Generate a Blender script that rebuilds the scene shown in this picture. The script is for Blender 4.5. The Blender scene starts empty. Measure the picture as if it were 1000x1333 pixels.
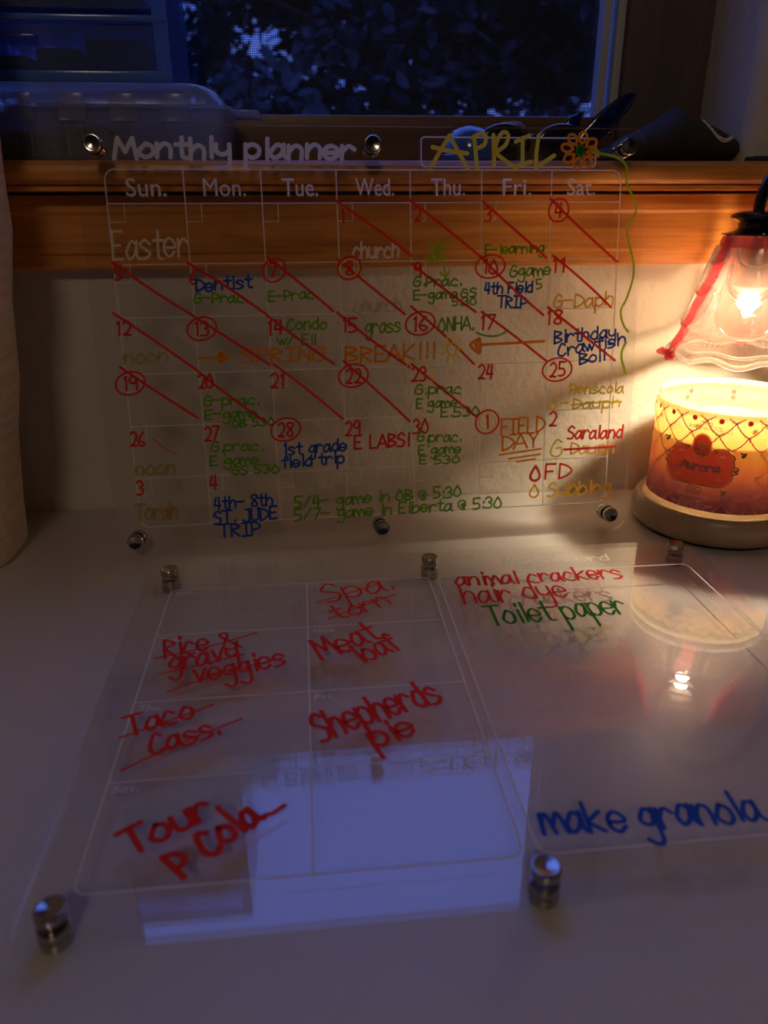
import bpy, bmesh, math, random
from mathutils import Vector, Matrix
random.seed(7)
PI = math.pi
S = bpy.context.scene
COL = S.collection

# ------------------------------------------------------------------ camera
cam_data = bpy.data.cameras.new('camera'); cam = bpy.data.objects.new('camera', cam_data); COL.objects.link(cam)
R_ = Vector((0.99540595, -0.09570198, -0.0028491)); D_ = Vector((-0.03918504, -0.38005561, -0.92413325)); F_ = Vector((0.08735857, 0.91999938, -0.38205971))
m = Matrix(((R_.x, -D_.x, -F_.x), (R_.y, -D_.y, -F_.y), (R_.z, -D_.z, -F_.z))).to_4x4()
m.translation = Vector((-0.06763127, -0.64680236, 0.25331392))
cam.matrix_world = m
cam_data.sensor_fit = 'VERTICAL'; cam_data.sensor_height = 24.0
cam_data.lens = 977.93 / 1333 * 24.0
cam_data.clip_start = 0.01; cam_data.clip_end = 60
cam_data.dof.use_dof = True; cam_data.dof.focus_distance = 0.56; cam_data.dof.aperture_fstop = 5.2
S.camera = cam

# ------------------------------------------------------------------ sky, exposure
W = bpy.data.worlds.new('dusk'); S.world = W; W.use_nodes = True
nt = W.node_tree; nt.nodes.clear()
out = nt.nodes.new('ShaderNodeOutputWorld'); bg = nt.nodes.new('ShaderNodeBackground')
bg.inputs[0].default_value = (0.13, 0.24, 1.05, 1); bg.inputs[1].default_value = 1.0
tcw = nt.nodes.new('ShaderNodeTexCoord'); sxw = nt.nodes.new('ShaderNodeSeparateXYZ'); rw = nt.nodes.new('ShaderNodeMapRange')
nt.links.new(tcw.outputs['Generated'], sxw.inputs[0]); nt.links.new(sxw.outputs['Z'], rw.inputs[0])
rw.inputs[1].default_value = .25; rw.inputs[2].default_value = .75; rw.inputs[3].default_value = .75; rw.inputs[4].default_value = 3.2   # dusk sky: dim low down, brighter overhead
nt.links.new(rw.outputs[0], bg.inputs[1])
nt.links.new(bg.outputs[0], out.inputs[0])
S.view_settings.view_transform = 'Standard'; S.view_settings.look = 'None'
S.view_settings.exposure = 0.0; S.view_settings.gamma = 1.0; S.view_settings.use_curve_mapping = False
cy = S.cycles
cy.max_bounces = 14; cy.transparent_max_bounces = 40; cy.glossy_bounces = 6; cy.transmission_bounces = 8; cy.diffuse_bounces = 5
cy.sample_clamp_indirect = 6.0; cy.caustics_reflective = False
try: cy.use_denoising = True; cy.denoiser = 'OPENIMAGEDENOISE'
except Exception: pass
LAMP_W = 1.1; SPOT_W = 2.1; FILL_W = 5.2          # watts of the warmer's halogen bulb and the added fill, as Cycles counts them
LAMP_COL = (1.0, 0.81, 0.55)
rl = bpy.data.lights.new('room_fill_light', 'AREA'); rl.shape = 'DISK'; rl.size = .4; rl.energy = FILL_W; rl.color = (1.0, .76, .58)   # warm fill added behind the camera to lift the shadows
ro = bpy.data.objects.new('room_fill_light', rl); COL.objects.link(ro); ro.location = (-.3, -2.1, 1.64); ro.rotation_euler = (math.radians(58), 0, math.radians(-6))

# ------------------------------------------------------------------ materials
def nodes(name):
    mt = bpy.data.materials.new(name); mt.use_nodes = True
    t = mt.node_tree; t.nodes.clear(); o = t.nodes.new('ShaderNodeOutputMaterial')
    return mt, t, o
def N(t, typ, **k):
    n = t.nodes.new(typ)
    for a, b in k.items():
        if a.startswith('_'): setattr(n, a[1:], b)
        else: n.inputs[a.replace('__', ' ')].default_value = b
    return n
def pbr(name, col, rough=0.5, metal=0.0, noise=0.0, nscale=40, bump=0.0, bscale=200, spec=0.5, trans=0.0, sss=0.0, coat=0.0):
    mt, t, o = nodes(name)
    b = N(t, 'ShaderNodeBsdfPrincipled', Roughness=rough, Metallic=metal)
    b.inputs['Base Color'].default_value = (*col, 1); b.inputs['Specular IOR Level'].default_value = spec
    b.inputs['Coat Weight'].default_value = coat
    if sss:
        b.inputs['Subsurface Weight'].default_value = 1.0; b.inputs['Subsurface Radius'].default_value = (1, .8, .6); b.inputs['Subsurface Scale'].default_value = sss
    tc = N(t, 'ShaderNodeTexCoord')
    if noise:
        nz = N(t, 'ShaderNodeTexNoise', Scale=nscale, Detail=4.0); t.links.new(tc.outputs['Object'], nz.inputs['Vector'])
        mx = N(t, 'ShaderNodeMixRGB', _blend_type='MULTIPLY', Fac=1.0); mx.inputs[1].default_value = (*col, 1)
        rp = N(t, 'ShaderNodeValToRGB'); rp.color_ramp.elements[0].position = .3; rp.color_ramp.elements[1].position = .7
        rp.color_ramp.elements[0].color = (1 - noise,) * 3 + (1,); rp.color_ramp.elements[1].color = (1 + noise * .3,) * 3 + (1,)
        t.links.new(nz.outputs['Fac'], rp.inputs[0]); t.links.new(rp.outputs[0], mx.inputs[2]); t.links.new(mx.outputs[0], b.inputs['Base Color'])
    if bump:
        nb = N(t, 'ShaderNodeTexNoise', Scale=bscale, Detail=3.0); t.links.new(tc.outputs['Object'], nb.inputs['Vector'])
        bp = N(t, 'ShaderNodeBump', Strength=bump, Distance=0.002); t.links.new(nb.outputs['Fac'], bp.inputs['Height']); t.links.new(bp.outputs[0], b.inputs['Normal'])
    sh = b.outputs[0]
    if trans:
        tr = N(t, 'ShaderNodeBsdfTranslucent'); tr.inputs[0].default_value = (*col, 1)
        mx2 = N(t, 'ShaderNodeMixShader', Fac=trans); t.links.new(sh, mx2.inputs[1]); t.links.new(tr.outputs[0], mx2.inputs[2]); sh = mx2.outputs[0]
    t.links.new(sh, o.inputs[0])
    return mt
def clear(name, ior=1.49, tint=(1, 1, 1), rough=0.0, haze=0.0, hazecol=(1, 1, 1), bump=0.0, bscale=60, refr=0.0, tlshare=0.5):
    """thin clear sheet: Fresnel mirror over straight-through transparency, plus an optional milky share"""
    mt, t, o = nodes(name)
    ge = N(t, 'ShaderNodeNewGeometry')
    mi = N(t, 'ShaderNodeMix', _data_type='FLOAT'); mi.inputs[2].default_value = ior; mi.inputs[3].default_value = 1 / ior
    t.links.new(ge.outputs['Backfacing'], mi.inputs[0])
    fr = N(t, 'ShaderNodeFresnel'); t.links.new(mi.outputs[0], fr.inputs['IOR'])
    gl = N(t, 'ShaderNodeBsdfGlossy', Roughness=rough); tp = N(t, 'ShaderNodeBsdfTransparent'); tp.inputs[0].default_value = (*tint, 1)
    if bump:
        tc = N(t, 'ShaderNodeTexCoord'); nb = N(t, 'ShaderNodeTexNoise', Scale=bscale, Detail=2.0); t.links.new(tc.outputs['Object'], nb.inputs['Vector'])
        bp = N(t, 'ShaderNodeBump', Strength=bump, Distance=0.004); t.links.new(nb.outputs['Fac'], bp.inputs['Height'])
        t.links.new(bp.outputs[0], gl.inputs['Normal']); t.links.new(bp.outputs[0], fr.inputs['Normal'])
    base = tp.outputs[0]
    if refr:
        rf = N(t, 'ShaderNodeBsdfRefraction', IOR=1.35, Roughness=.0); rf.inputs[0].default_value = (*tint, 1)
        if bump: t.links.new(bp.outputs[0], rf.inputs['Normal'])
        hr = N(t, 'ShaderNodeMixShader', Fac=refr); t.links.new(base, hr.inputs[1]); t.links.new(rf.outputs[0], hr.inputs[2]); base = hr.outputs[0]
    if haze:
        df = N(t, 'ShaderNodeBsdfDiffuse'); df.inputs[0].default_value = (*hazecol, 1); tl = N(t, 'ShaderNodeBsdfTranslucent'); tl.inputs[0].default_value = (*hazecol, 1)
        h = N(t, 'ShaderNodeMixShader', Fac=tlshare); t.links.new(df.outputs[0], h.inputs[1]); t.links.new(tl.outputs[0], h.inputs[2])
        h2 = N(t, 'ShaderNodeMixShader', Fac=haze); t.links.new(base, h2.inputs[1]); t.links.new(h.outputs[0], h2.inputs[2]); base = h2.outputs[0]
    mx = N(t, 'ShaderNodeMixShader'); t.links.new(fr.outputs[0], mx.inputs[0]); t.links.new(base, mx.inputs[1]); t.links.new(gl.outputs[0], mx.inputs[2])
    t.links.new(mx.outputs[0], o.inputs[0])
    return mt
def ink(name, col, see=0.1, tl=0.4):
    mt, t, o = nodes(name)
    d = N(t, 'ShaderNodeBsdfDiffuse'); d.inputs[0].default_value = (*col, 1); a = N(t, 'ShaderNodeBsdfTranslucent'); a.inputs[0].default_value = (*col, 1)
    m1 = N(t, 'ShaderNodeMixShader', Fac=tl); t.links.new(d.outputs[0], m1.inputs[1]); t.links.new(a.outputs[0], m1.inputs[2])
    tp = N(t, 'ShaderNodeBsdfTransparent'); tp.inputs[0].default_value = (*[0.4 + .6 * c for c in col], 1)
    m2 = N(t, 'ShaderNodeMixShader', Fac=see); t.links.new(m1.outputs[0], m2.inputs[1]); t.links.new(tp.outputs[0], m2.inputs[2])
    t.links.new(m2.outputs[0], o.inputs[0]); return mt
def wood(name, c1, c2, axis='X', scale=1.0, rough=0.35, coat=0.25):
    mt, t, o = nodes(name)
    tc = N(t, 'ShaderNodeTexCoord'); mp = N(t, 'ShaderNodeMapping')
    s = {'X': (1.2, 22, 22), 'Y': (22, 1.2, 22), 'Z': (22, 22, 1.2)}[axis]; mp.inputs['Scale'].default_value = [v * scale for v in s]
    t.links.new(tc.outputs['Object'], mp.inputs[0])
    n1 = N(t, 'ShaderNodeTexNoise', Scale=3.0, Detail=6.0, Roughness=.62, Distortion=.5); t.links.new(mp.outputs[0], n1.inputs['Vector'])
    n2 = N(t, 'ShaderNodeTexNoise', Scale=16.0, Detail=3.0); t.links.new(mp.outputs[0], n2.inputs['Vector'])
    ad = N(t, 'ShaderNodeMath', _operation='MULTIPLY_ADD'); ad.inputs[1].default_value = .35; t.links.new(n2.outputs['Fac'], ad.inputs[0]); t.links.new(n1.outputs['Fac'], ad.inputs[2])
    rp = N(t, 'ShaderNodeValToRGB'); rp.color_ramp.elements[0].position = .45; rp.color_ramp.elements[1].position = .9
    rp.color_ramp.elements[0].color = (*c1, 1); rp.color_ramp.elements[1].color = (*c2, 1); t.links.new(ad.outputs[0], rp.inputs[0])
    b = N(t, 'ShaderNodeBsdfPrincipled', Roughness=rough); b.inputs['Coat Weight'].default_value = coat; b.inputs['Coat Roughness'].default_value = .25
    t.links.new(rp.outputs[0], b.inputs['Base Color'])
    bp = N(t, 'ShaderNodeBump', Strength=.12, Distance=.001); t.links.new(ad.outputs[0], bp.inputs['Height']); t.links.new(bp.outputs[0], b.inputs['Normal'])
    t.links.new(b.outputs[0], o.inputs[0]); return mt
def linen(name, col):
    mt, t, o = nodes(name)
    tc = N(t, 'ShaderNodeTexCoord'); hs = []
    for d in ('X', 'Z'):
        w = N(t, 'ShaderNodeTexWave', _bands_direction=d, Scale=160.0, Distortion=2.5, Detail=2.0); w.inputs['Detail Scale'].default_value = 3
        t.links.new(tc.outputs['Object'], w.inputs['Vector']); hs.append(w.outputs['Fac'])
    ad = N(t, 'ShaderNodeMath', _operation='ADD'); t.links.new(hs[0], ad.inputs[0]); t.links.new(hs[1], ad.inputs[1])
    rp = N(t, 'ShaderNodeValToRGB'); rp.color_ramp.elements[0].color = (*[c * .82 for c in col], 1); rp.color_ramp.elements[1].color = (*col, 1)
    hf = N(t, 'ShaderNodeMath', _operation='MULTIPLY'); hf.inputs[1].default_value = .6; t.links.new(ad.outputs[0], hf.inputs[0]); t.links.new(hf.outputs[0], rp.inputs[0])
    b = N(t, 'ShaderNodeBsdfPrincipled', Roughness=.95); t.links.new(rp.outputs[0], b.inputs['Base Color'])
    bp = N(t, 'ShaderNodeBump', Strength=.6, Distance=.001); t.links.new(ad.outputs[0], bp.inputs['Height']); t.links.new(bp.outputs[0], b.inputs['Normal'])
    t.links.new(b.outputs[0], o.inputs[0]); return mt
def screen_mat(name, pitch):
    mt, t, o = nodes(name)
    tc = N(t, 'ShaderNodeTexCoord'); sp = N(t, 'ShaderNodeSeparateXYZ'); t.links.new(tc.outputs['Object'], sp.inputs[0]); ws = []
    for ax in ('X', 'Z'):
        a = N(t, 'ShaderNodeMath', _operation='DIVIDE'); a.inputs[1].default_value = pitch; t.links.new(sp.outputs[ax], a.inputs[0])
        f = N(t, 'ShaderNodeMath', _operation='FRACT'); t.links.new(a.outputs[0], f.inputs[0])
        l = N(t, 'ShaderNodeMath', _operation='LESS_THAN'); l.inputs[1].default_value = .24; t.links.new(f.outputs[0], l.inputs[0]); ws.append(l.outputs[0])
    mxm = N(t, 'ShaderNodeMath', _operation='MAXIMUM'); t.links.new(ws[0], mxm.inputs[0]); t.links.new(ws[1], mxm.inputs[1])
    d = N(t, 'ShaderNodeBsdfDiffuse'); d.inputs[0].default_value = (.09, .10, .13, 1); tp = N(t, 'ShaderNodeBsdfTransparent')
    mx = N(t, 'ShaderNodeMixShader'); t.links.new(mxm.outputs[0], mx.inputs[0]); t.links.new(tp.outputs[0], mx.inputs[1]); t.links.new(d.outputs[0], mx.inputs[2])
    t.links.new(mx.outputs[0], o.inputs[0]); return mt
def emit(name, col, s):
    mt, t, o = nodes(name); e = N(t, 'ShaderNodeEmission', Strength=s); e.inputs[0].default_value = (*col, 1); t.links.new(e.outputs[0], o.inputs[0]); return mt
def label_mat(name):
    """printed wrap: gold at the top to plum at the foot, white paper back"""
    mt, t, o = nodes(name)
    tc = N(t, 'ShaderNodeTexCoord'); sp = N(t, 'ShaderNodeSeparateXYZ'); t.links.new(tc.outputs['Object'], sp.inputs[0])
    mr = N(t, 'ShaderNodeMapRange'); mr.inputs[1].default_value = .008; mr.inputs[2].default_value = .084; t.links.new(sp.outputs['Z'], mr.inputs[0])
    nz = N(t, 'ShaderNodeTexNoise', Scale=35.0, Detail=2.0); t.links.new(tc.outputs['Object'], nz.inputs['Vector'])
    ad = N(t, 'ShaderNodeMath', _operation='MULTIPLY_ADD'); ad.inputs[1].default_value = .22; t.links.new(nz.outputs['Fac'], ad.inputs[0]); t.links.new(mr.outputs[0], ad.inputs[2])
    rp = N(t, 'ShaderNodeValToRGB'); e = rp.color_ramp.elements
    e[0].position = .12; e[0].color = (.20, .05, .09, 1); e[1].position = 1.0; e[1].color = (.62, .44, .17, 1)
    for p, c in ((.30, (.34, .09, .11)), (.44, (.68, .20, .13)), (.58, (.80, .28, .10)), (.74, (.85, .42, .12)), (.86, (.80, .48, .14))):
        x = e.new(p); x.color = (*c, 1)
    t.links.new(ad.outputs[0], rp.inputs[0])
    ge = N(t, 'ShaderNodeNewGeometry'); mc = N(t, 'ShaderNodeMixRGB'); mc.inputs[2].default_value = (.85, .80, .66, 1)
    t.links.new(ge.outputs['Backfacing'], mc.inputs[0]); t.links.new(rp.outputs[0], mc.inputs[1])
    b = N(t, 'ShaderNodeBsdfPrincipled', Roughness=.45); t.links.new(mc.outputs[0], b.inputs['Base Color'])
    tr = N(t, 'ShaderNodeBsdfTranslucent'); t.links.new(rp.outputs[0], tr.inputs[0])
    mx = N(t, 'ShaderNodeMixShader', Fac=.6); t.links.new(b.outputs[0], mx.inputs[1]); t.links.new(tr.outputs[0], mx.inputs[2]); t.links.new(mx.outputs[0], o.inputs[0]); return mt

M = dict(
    farwall=pbr('darkened_far_wall', (.10, .11, .14), .9),  # unseen wall, coloured dark so the room's reflections stay dim
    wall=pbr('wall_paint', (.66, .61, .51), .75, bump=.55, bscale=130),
    desk=pbr('white_laminate', (.64, .60, .58), .34, noise=.04, nscale=6, spec=.4),
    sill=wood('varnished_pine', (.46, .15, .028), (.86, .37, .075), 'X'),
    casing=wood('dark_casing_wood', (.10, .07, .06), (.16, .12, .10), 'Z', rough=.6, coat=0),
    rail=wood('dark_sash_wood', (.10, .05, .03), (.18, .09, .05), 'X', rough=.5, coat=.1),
    vinyl=pbr('white_vinyl_track', (.55, .57, .60), .4),
    pane=clear('window_pane', 1.5), screen=screen_mat('insect_screen', .0017),
    floor=wood('oak_floor', (.16, .09, .05), (.28, .17, .09), 'Y'), ceil=pbr('ceiling_paint', (.75, .73, .70), .9),
    acrylic=clear('clear_acrylic', 1.64), edge=clear('glow_whitened_edge', 1.49, haze=.9, hazecol=(1, .98, .96), rough=.2, tlshare=.85),  # edge: milky white stands in for light piped through the sheet
    steel=pbr('bright_steel', (.42, .39, .36), .16, 1.0), steeldark=pbr('steel_band', (.30, .27, .25), .3, 1.0),
    printm=ink('white_print', (.97, .93, .88), .04, .5),
    smoke=clear('sky_tinted_smoked_plastic', 1.55, tint=(.16, .22, .40), haze=.10, hazecol=(.05, .10, .3), rough=.06), black=pbr('gloss_black', (.008, .008, .010), .12, coat=.6), base=wood('warmer_base_wood', (.30, .19, .11), (.46, .31, .19), 'X', .8, .38, .2),  # smoke: blue tint and haze stand in for sky reflections on the temples
    rubber=pbr('black_rubber', (.015, .015, .015), .8),
    shade=clear('pressed_glass', 1.52, tint=(.97, .90, .86), haze=.03, hazecol=(1, .90, .82), bump=.35, bscale=55, refr=.22),
    bead=clear('pressed_glass_lip', 1.52, tint=(.98, .96, .94), haze=.26, hazecol=(1, .96, .92), bump=.2, bscale=80, refr=.9),
    pinkglass=clear('pink_glass', 1.5, tint=(.95, .42, .45), haze=.42, hazecol=(.95, .25, .28), bump=.8, bscale=160),
    bulbglass=emit('hot_bulb', (1, .86, .66), 8.0), bulbcap=pbr('bulb_reflector', (.5, .5, .5), .25, 1.0),
    jar=clear('jar_glass', 1.5, tint=(.98, .97, .93), haze=.05, hazecol=(1, .95, .80)),
    rim=clear('jar_rim_glass', 1.5, tint=(.97, .95, .88), haze=.45, hazecol=(1, .94, .74)),
    wax=pbr('cream_wax', (.97, .90, .74), .5, trans=.6), wick=pbr('cotton_wick', (.7, .65, .55), .9), label=label_mat('sunset_label'),
    linen=linen('beige_linen', (.86, .76, .62)),
    clearplastic=clear('cloudy_clear_plastic', 1.45, tint=(.88, .90, .93), haze=.22, hazecol=(.80, .80, .82), rough=.2),
    blueplastic=clear('blue_tinted_plastic', 1.5, tint=(.62, .72, .92), haze=.30, hazecol=(.30, .42, .75), rough=.12),
    bluerail=clear('blue_frosted_rail', 1.5, tint=(.55, .68, .95), haze=.75, hazecol=(.20, .42, 1.0), rough=.15), darkstuff=pbr('dark_oddments', (.03, .028, .028), .6),
    pouch=pbr('black_felt', (.036, .034, .034), .85, bump=.5, bscale=500), stitch=pbr('cream_stitch', (.8, .72, .56), .8),
    lens=pbr('smoked_lens', (.01, .015, .03), .06, coat=1.0), bluecap=pbr('blue_gloss_plastic', (.03, .10, .45), .18, coat=.6), beigecap=pbr('beige_plastic', (.20, .16, .12), .6),
    leaf=pbr('dark_leaf', (.012, .024, .040), .7), bark=pbr('bark', (.02, .016, .012), .9),
    paper=pbr('brown_card', (.16, .11, .08), .9), metal=pbr('dull_metal_bits', (.3, .28, .27), .35, 1.0),
)
INK = dict(red=ink('red_marker', (.90, .045, .038), .08), redb=ink('bright_red_marker', (.85, .05, .05), .08), green=ink('green_marker', (.19, .48, .03), .10), greend=ink('deep_green_marker', (.05, .30, .03), .08),
    lime=ink('lime_marker', (.42, .66, .04), .12), blue=ink('blue_marker', (.03, .12, .60), .06), orange=ink('orange_marker', (.95, .33, .02), .10), yellow=ink('yellow_marker', (.95, .80, .10), .10),
    gold=ink('gold_marker', (.95, .56, .07), .15), pale=ink('pale_yellow_marker', (.97, .88, .62), .12), paler=ink('chalky_marker', (.98, .92, .82), .12), ghost=ink('wiped_marker', (.75, .68, .55), .88), ghosty=ink('faint_yellow_marker', (.80, .60, .10), .86))
INK['print'] = M['printm']
JINK = dict(cream=pbr('cream_foil', (.95, .85, .55), .4, trans=.4), mauve=pbr('mauve_foil', (.38, .20, .20), .35, trans=.3), pinkl=pbr('pink_foil', (.75, .45, .42), .5, trans=.3), bronze=pbr('bronze_foil', (.16, .11, .04), .35, .5),
    pink=pbr('pink_print', (.72, .22, .20), .6, trans=.4), rose=pbr('rose_print', (.85, .16, .12), .6, trans=.4), grey=pbr('grey_bow_print', (.38, .28, .30), .6, trans=.4), coral=pbr('coral_plate', (.72, .17, .12), .5, trans=.45), gold=pbr('gold_print', (.85, .50, .14), .45, trans=.4), ghostp=pbr('ghost_print', (.9, .55, .42), .6, trans=.5))

# ------------------------------------------------------------------ object helpers
def tag(o, label, cat, group=None, kind=None):
    o['label'] = label; o['category'] = cat
    if group: o['group'] = group
    if kind: o['kind'] = kind
    return o
def empty(name, loc, rot=(0, 0, 0)):
    o = bpy.data.objects.new(name, None); o.empty_display_size = .02; COL.objects.link(o); o.location = loc; o.rotation_euler = rot; return o
def link(name, me, mat, parent=None, label=None):
    for mm in (mat if isinstance(mat, (list, tuple)) else [mat]): me.materials.append(mm)
    o = bpy.data.objects.new(name, me); COL.objects.link(o)
    if parent: o.parent = parent
    if label: o['label'] = label
    return o
class B:
    def __init__(s): s.bm = bmesh.new(); s.smooth = False
    def box(s, a, b, bev=0.0, seg=2):
        c = [(a[i] + b[i]) / 2 for i in range(3)]; d = [abs(b[i] - a[i]) for i in range(3)]
        r = bmesh.ops.create_cube(s.bm, size=1.0, matrix=Matrix.Translation(c) @ Matrix.Diagonal((*d, 1)))
        if bev:
            es = {e for v in r['verts'] for e in v.link_edges}
            bmesh.ops.bevel(s.bm, geom=list(es), offset=bev, segments=seg, profile=.5, affect='EDGES')
        return s
    def lathe(s, prof, n=64, c=(0, 0, 0), fn=None, close=True):
        """prof: (r, z) list; r=0 ends closed to a point ring"""
        rows = []
        for r, z in prof:
            row = []
            for k in range(n):
                a = 2 * PI * k / n; rr, zz = (fn(r, z, a) if fn else (r, z))
                row.append(s.bm.verts.new((c[0] + rr * math.cos(a), c[1] + rr * math.sin(a), c[2] + zz)))
            rows.append(row)
        for i in range(len(rows) - 1):
            for k in range(n):
                k2 = (k + 1) % n; s.bm.faces.new((rows[i][k], rows[i][k2], rows[i + 1][k2], rows[i + 1][k]))
        return s
    def tube(s, pts, r, n=10, caps=True, closed=False):
        pts = [Vector(p) for p in pts]; rr = r if isinstance(r, (list, tuple)) else [r] * len(pts)
        rows = []; up = None; L = len(pts)
        for i, p in enumerate(pts):
            if closed: tg = (pts[(i + 1) % L] - pts[i - 1])
            else: tg = (pts[min(i + 1, L - 1)] - pts[max(i - 1, 0)])
            tg.normalize()
            if up is None:
                up = Vector((0, 0, 1)) if abs(tg.z) < .9 else Vector((1, 0, 0))
            up = (up - tg * up.dot(tg)).normalized(); sd = tg.cross(up)
            rows.append([s.bm.verts.new(p + (up * math.sin(2 * PI * k / n) + sd * math.cos(2 * PI * k / n)) * rr[i]) for k in range(n)])
        for i in range(L if closed else L - 1):
            a, b = rows[i], rows[(i + 1) % L]
            for k in range(n): s.bm.faces.new((a[k], b[k], b[(k + 1) % n], a[(k + 1) % n]))
        if caps and not closed: s.bm.faces.new(rows[0]); s.bm.faces.new(rows[-1][::-1])
        return s
    def loft(s, rows, closed=True, caps=True):
        vs = [[s.bm.verts.new(p) for p in r] for r in rows]; n = len(vs[0])
        for i in range(len(vs) - 1):
            for k in range(n if closed else n - 1): s.bm.faces.new((vs[i][k], vs[i][(k + 1) % n], vs[i + 1][(k + 1) % n], vs[i + 1][k]))
        if caps and closed: s.bm.faces.new(vs[0][::-1]); s.bm.faces.new(vs[-1])
        return s
    def poly(s, pts):
        s.bm.faces.new([s.bm.verts.new(p) for p in pts]); return s
    def prism(s, prof, x0, x1):
        """profile of (y, z) extruded along x"""
        return s.loft([[(x0, y, z) for y, z in prof], [(x1, y, z) for y, z in prof]])
    def sphere(s, c, r, sc=(1, 1, 1), u=20, v=12):
        bmesh.ops.create_uvsphere(s.bm, u_segments=u, v_segments=v, radius=r, matrix=Matrix.Translation(c) @ Matrix.Diagonal((*sc, 1))); return s
    def build(s, name, mat, parent=None, smooth=True, label=None, angle=40, fixn=True):
        if fixn: bmesh.ops.recalc_face_normals(s.bm, faces=s.bm.faces)
        me = bpy.data.meshes.new(name); s.bm.to_mesh(me); s.bm.free()
        if smooth:
            for p in me.polygons: p.use_smooth = True
            try: me.set_sharp_from_angle(angle=math.radians(angle))
            except Exception: pass
        return link(name, me, mat, parent, label)
def catmull(p, sub=5, closed=False):
    if len(p) < 3: return [tuple(q) for q in p]
    o = []; n = len(p)
    for i in range(n - 1):
        a, b, c, d = p[max(i - 1, 0)], p[i], p[i + 1], p[min(i + 2, n - 1)]
        for k in range(sub):
            t = k / sub; t2 = t * t; t3 = t2 * t
            o.append(tuple(.5 * (2 * b[j] + (c[j] - a[j]) * t + (2 * a[j] - 5 * b[j] + 4 * c[j] - d[j]) * t2 + (3 * b[j] - a[j] - 3 * c[j] + d[j]) * t3) for j in range(len(b))))
    o.append(tuple(p[-1])); return o
def ribbon(pts, w):
    """outline fan of a pen stroke: list of quads / caps in 2D"""
    q = [pts[0]]
    for p in pts[1:]:
        if math.hypot(p[0] - q[-1][0], p[1] - q[-1][1]) > w * .12: q.append(p)
    if len(q) < 2: q.append((q[0][0] + w * .2, q[0][1]))
    L, R = [], []; n = len(q)
    for i in range(n):
        a, b = q[max(i - 1, 0)], q[min(i + 1, n - 1)]; dx, dy = b[0] - a[0], b[1] - a[1]; l = math.hypot(dx, dy) or 1; dx /= l; dy /= l
        L.append((q[i][0] - dy * w / 2, q[i][1] + dx * w / 2)); R.append((q[i][0] + dy * w / 2, q[i][1] - dx * w / 2))
    fs = [(L[i], L[i + 1], R[i + 1], R[i]) for i in range(n - 1)]
    for e, f in ((0, 1), (n - 1, n - 2)):
        dx, dy = q[e][0] - q[f][0], q[e][1] - q[f][1]; a0 = math.atan2(dy, dx)
        fs.append([(q[e][0] + math.cos(a0 + t) * w / 2, q[e][1] + math.sin(a0 + t) * w / 2) for t in [(-.5 + k / 6) * PI for k in range(7)]][::1] )
    return fs
# ------------------------------------------------------------------ one-line pen alphabet: x 0-6, y 0-9 (3 = baseline, 7 = x-height, 9 = cap)
G = {'a': '56 37 15 14 23 44 56|57 54 63', 'b': '19 13|15 37 56 54 33 13', 'c': '56 37 15 14 33 53', 'd': '56 37 15 14 33 54|59 53', 'e': '15 55 56 37 16 14 33 54', 'f': '58 49 38 34 33|17 57',
 'g': '56 37 15 24 44 56|57 51 30 11', 'h': '19 13|15 37 56 53', 'i': '*37 33|*38 39', 'j': '47 41 20', 'k': '*19 13|*57 15 53', 'l': '*39 33', 'm': '*07 03|05 17 26 33|35 47 56 63', 'n': '*17 13|15 37 56 53', 'o': '37 15 14 33 54 56 37',
 'p': '*17 10|16 37 56 54 33 14', 'q': '56 37 15 24 44 56|57 50', 'r': '*17 13|15 37 56', 's': '56 37 16 35 54 33 13', 't': '39 34 43 53|*17 57', 'u': '17 14 33 54|*57 53', 'v': '*17 33 57', 'w': '*07 23 36 43 67', 'x': '*17 53|*57 13', 'y': '17 15 34 55|57 51 30 10', 'z': '*17 57 13 53',
 'A': '*03 39 63|*15 55', 'B': '*19 13|19 58 47 16|16 55 54 13', 'C': '58 39 16 14 33 54', 'D': '*19 13|19 48 66 44 13', 'E': '*59 19 13 53|*16 46', 'F': '*59 19 13|*16 46', 'G': '58 39 16 14 33 54 56 36', 'H': '*19 13|*59 53|*16 56', 'I': '*39 33|*19 59|*13 53', 'J': '59 54 33 14|*39 69',
 'K': '*19 13|*59 15 53', 'L': '*19 13 53', 'M': '*03 19 35 59 63', 'N': '*13 19 53 59', 'O': '39 16 14 33 54 56 39', 'P': '*19 13|19 48 56 15', 'Q': '39 16 14 33 54 56 39|*45 63', 'R': '*19 13|19 48 57 16|*16 53', 'S': '58 39 17 36 55 43 13', 'T': '*39 33|*09 69', 'U': '19 14 33 54 59', 'V': '*09 33 69',
 'W': '*09 23 37 43 69', 'X': '*19 53|*59 13', 'Y': '*19 36 59|*36 33', 'Z': '*19 59 13 53', '0': '39 16 14 33 54 56 39', '1': '*28 39 33', '2': '18 39 57 34 13 23 53', '3': '18 39 57 36 55 43 13', '4': '*29 15 55|*49 43', '5': '*59 19 16|16 46 54 33 13', '6': '49 16 14 33 54 35 15', '7': '*19 59 23', '8': '36 18 39 58 36 14 33 54 36', '9': '58 39 17 26 46 58 53',
 '/': '*59 13', '-': '*06 56', '.': '*33 34', '!': '*39 35|*33 34', ':': '*33 34|*36 37', '@': '44 46 36 35 44 55 57 38 17 15 33 53', '&': '53 28 39 48 15 14 33 55'}
ADV = {'i': .42, 'l': .42, '.': .42, '!': .5, ':': .42, '1': .62, ' ': .62, 'm': 1.12, 'w': 1.12, 'M': 1.12, 'I': .85, 't': .8, 'r': .85, 'f': .8}
random.seed(11)
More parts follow.
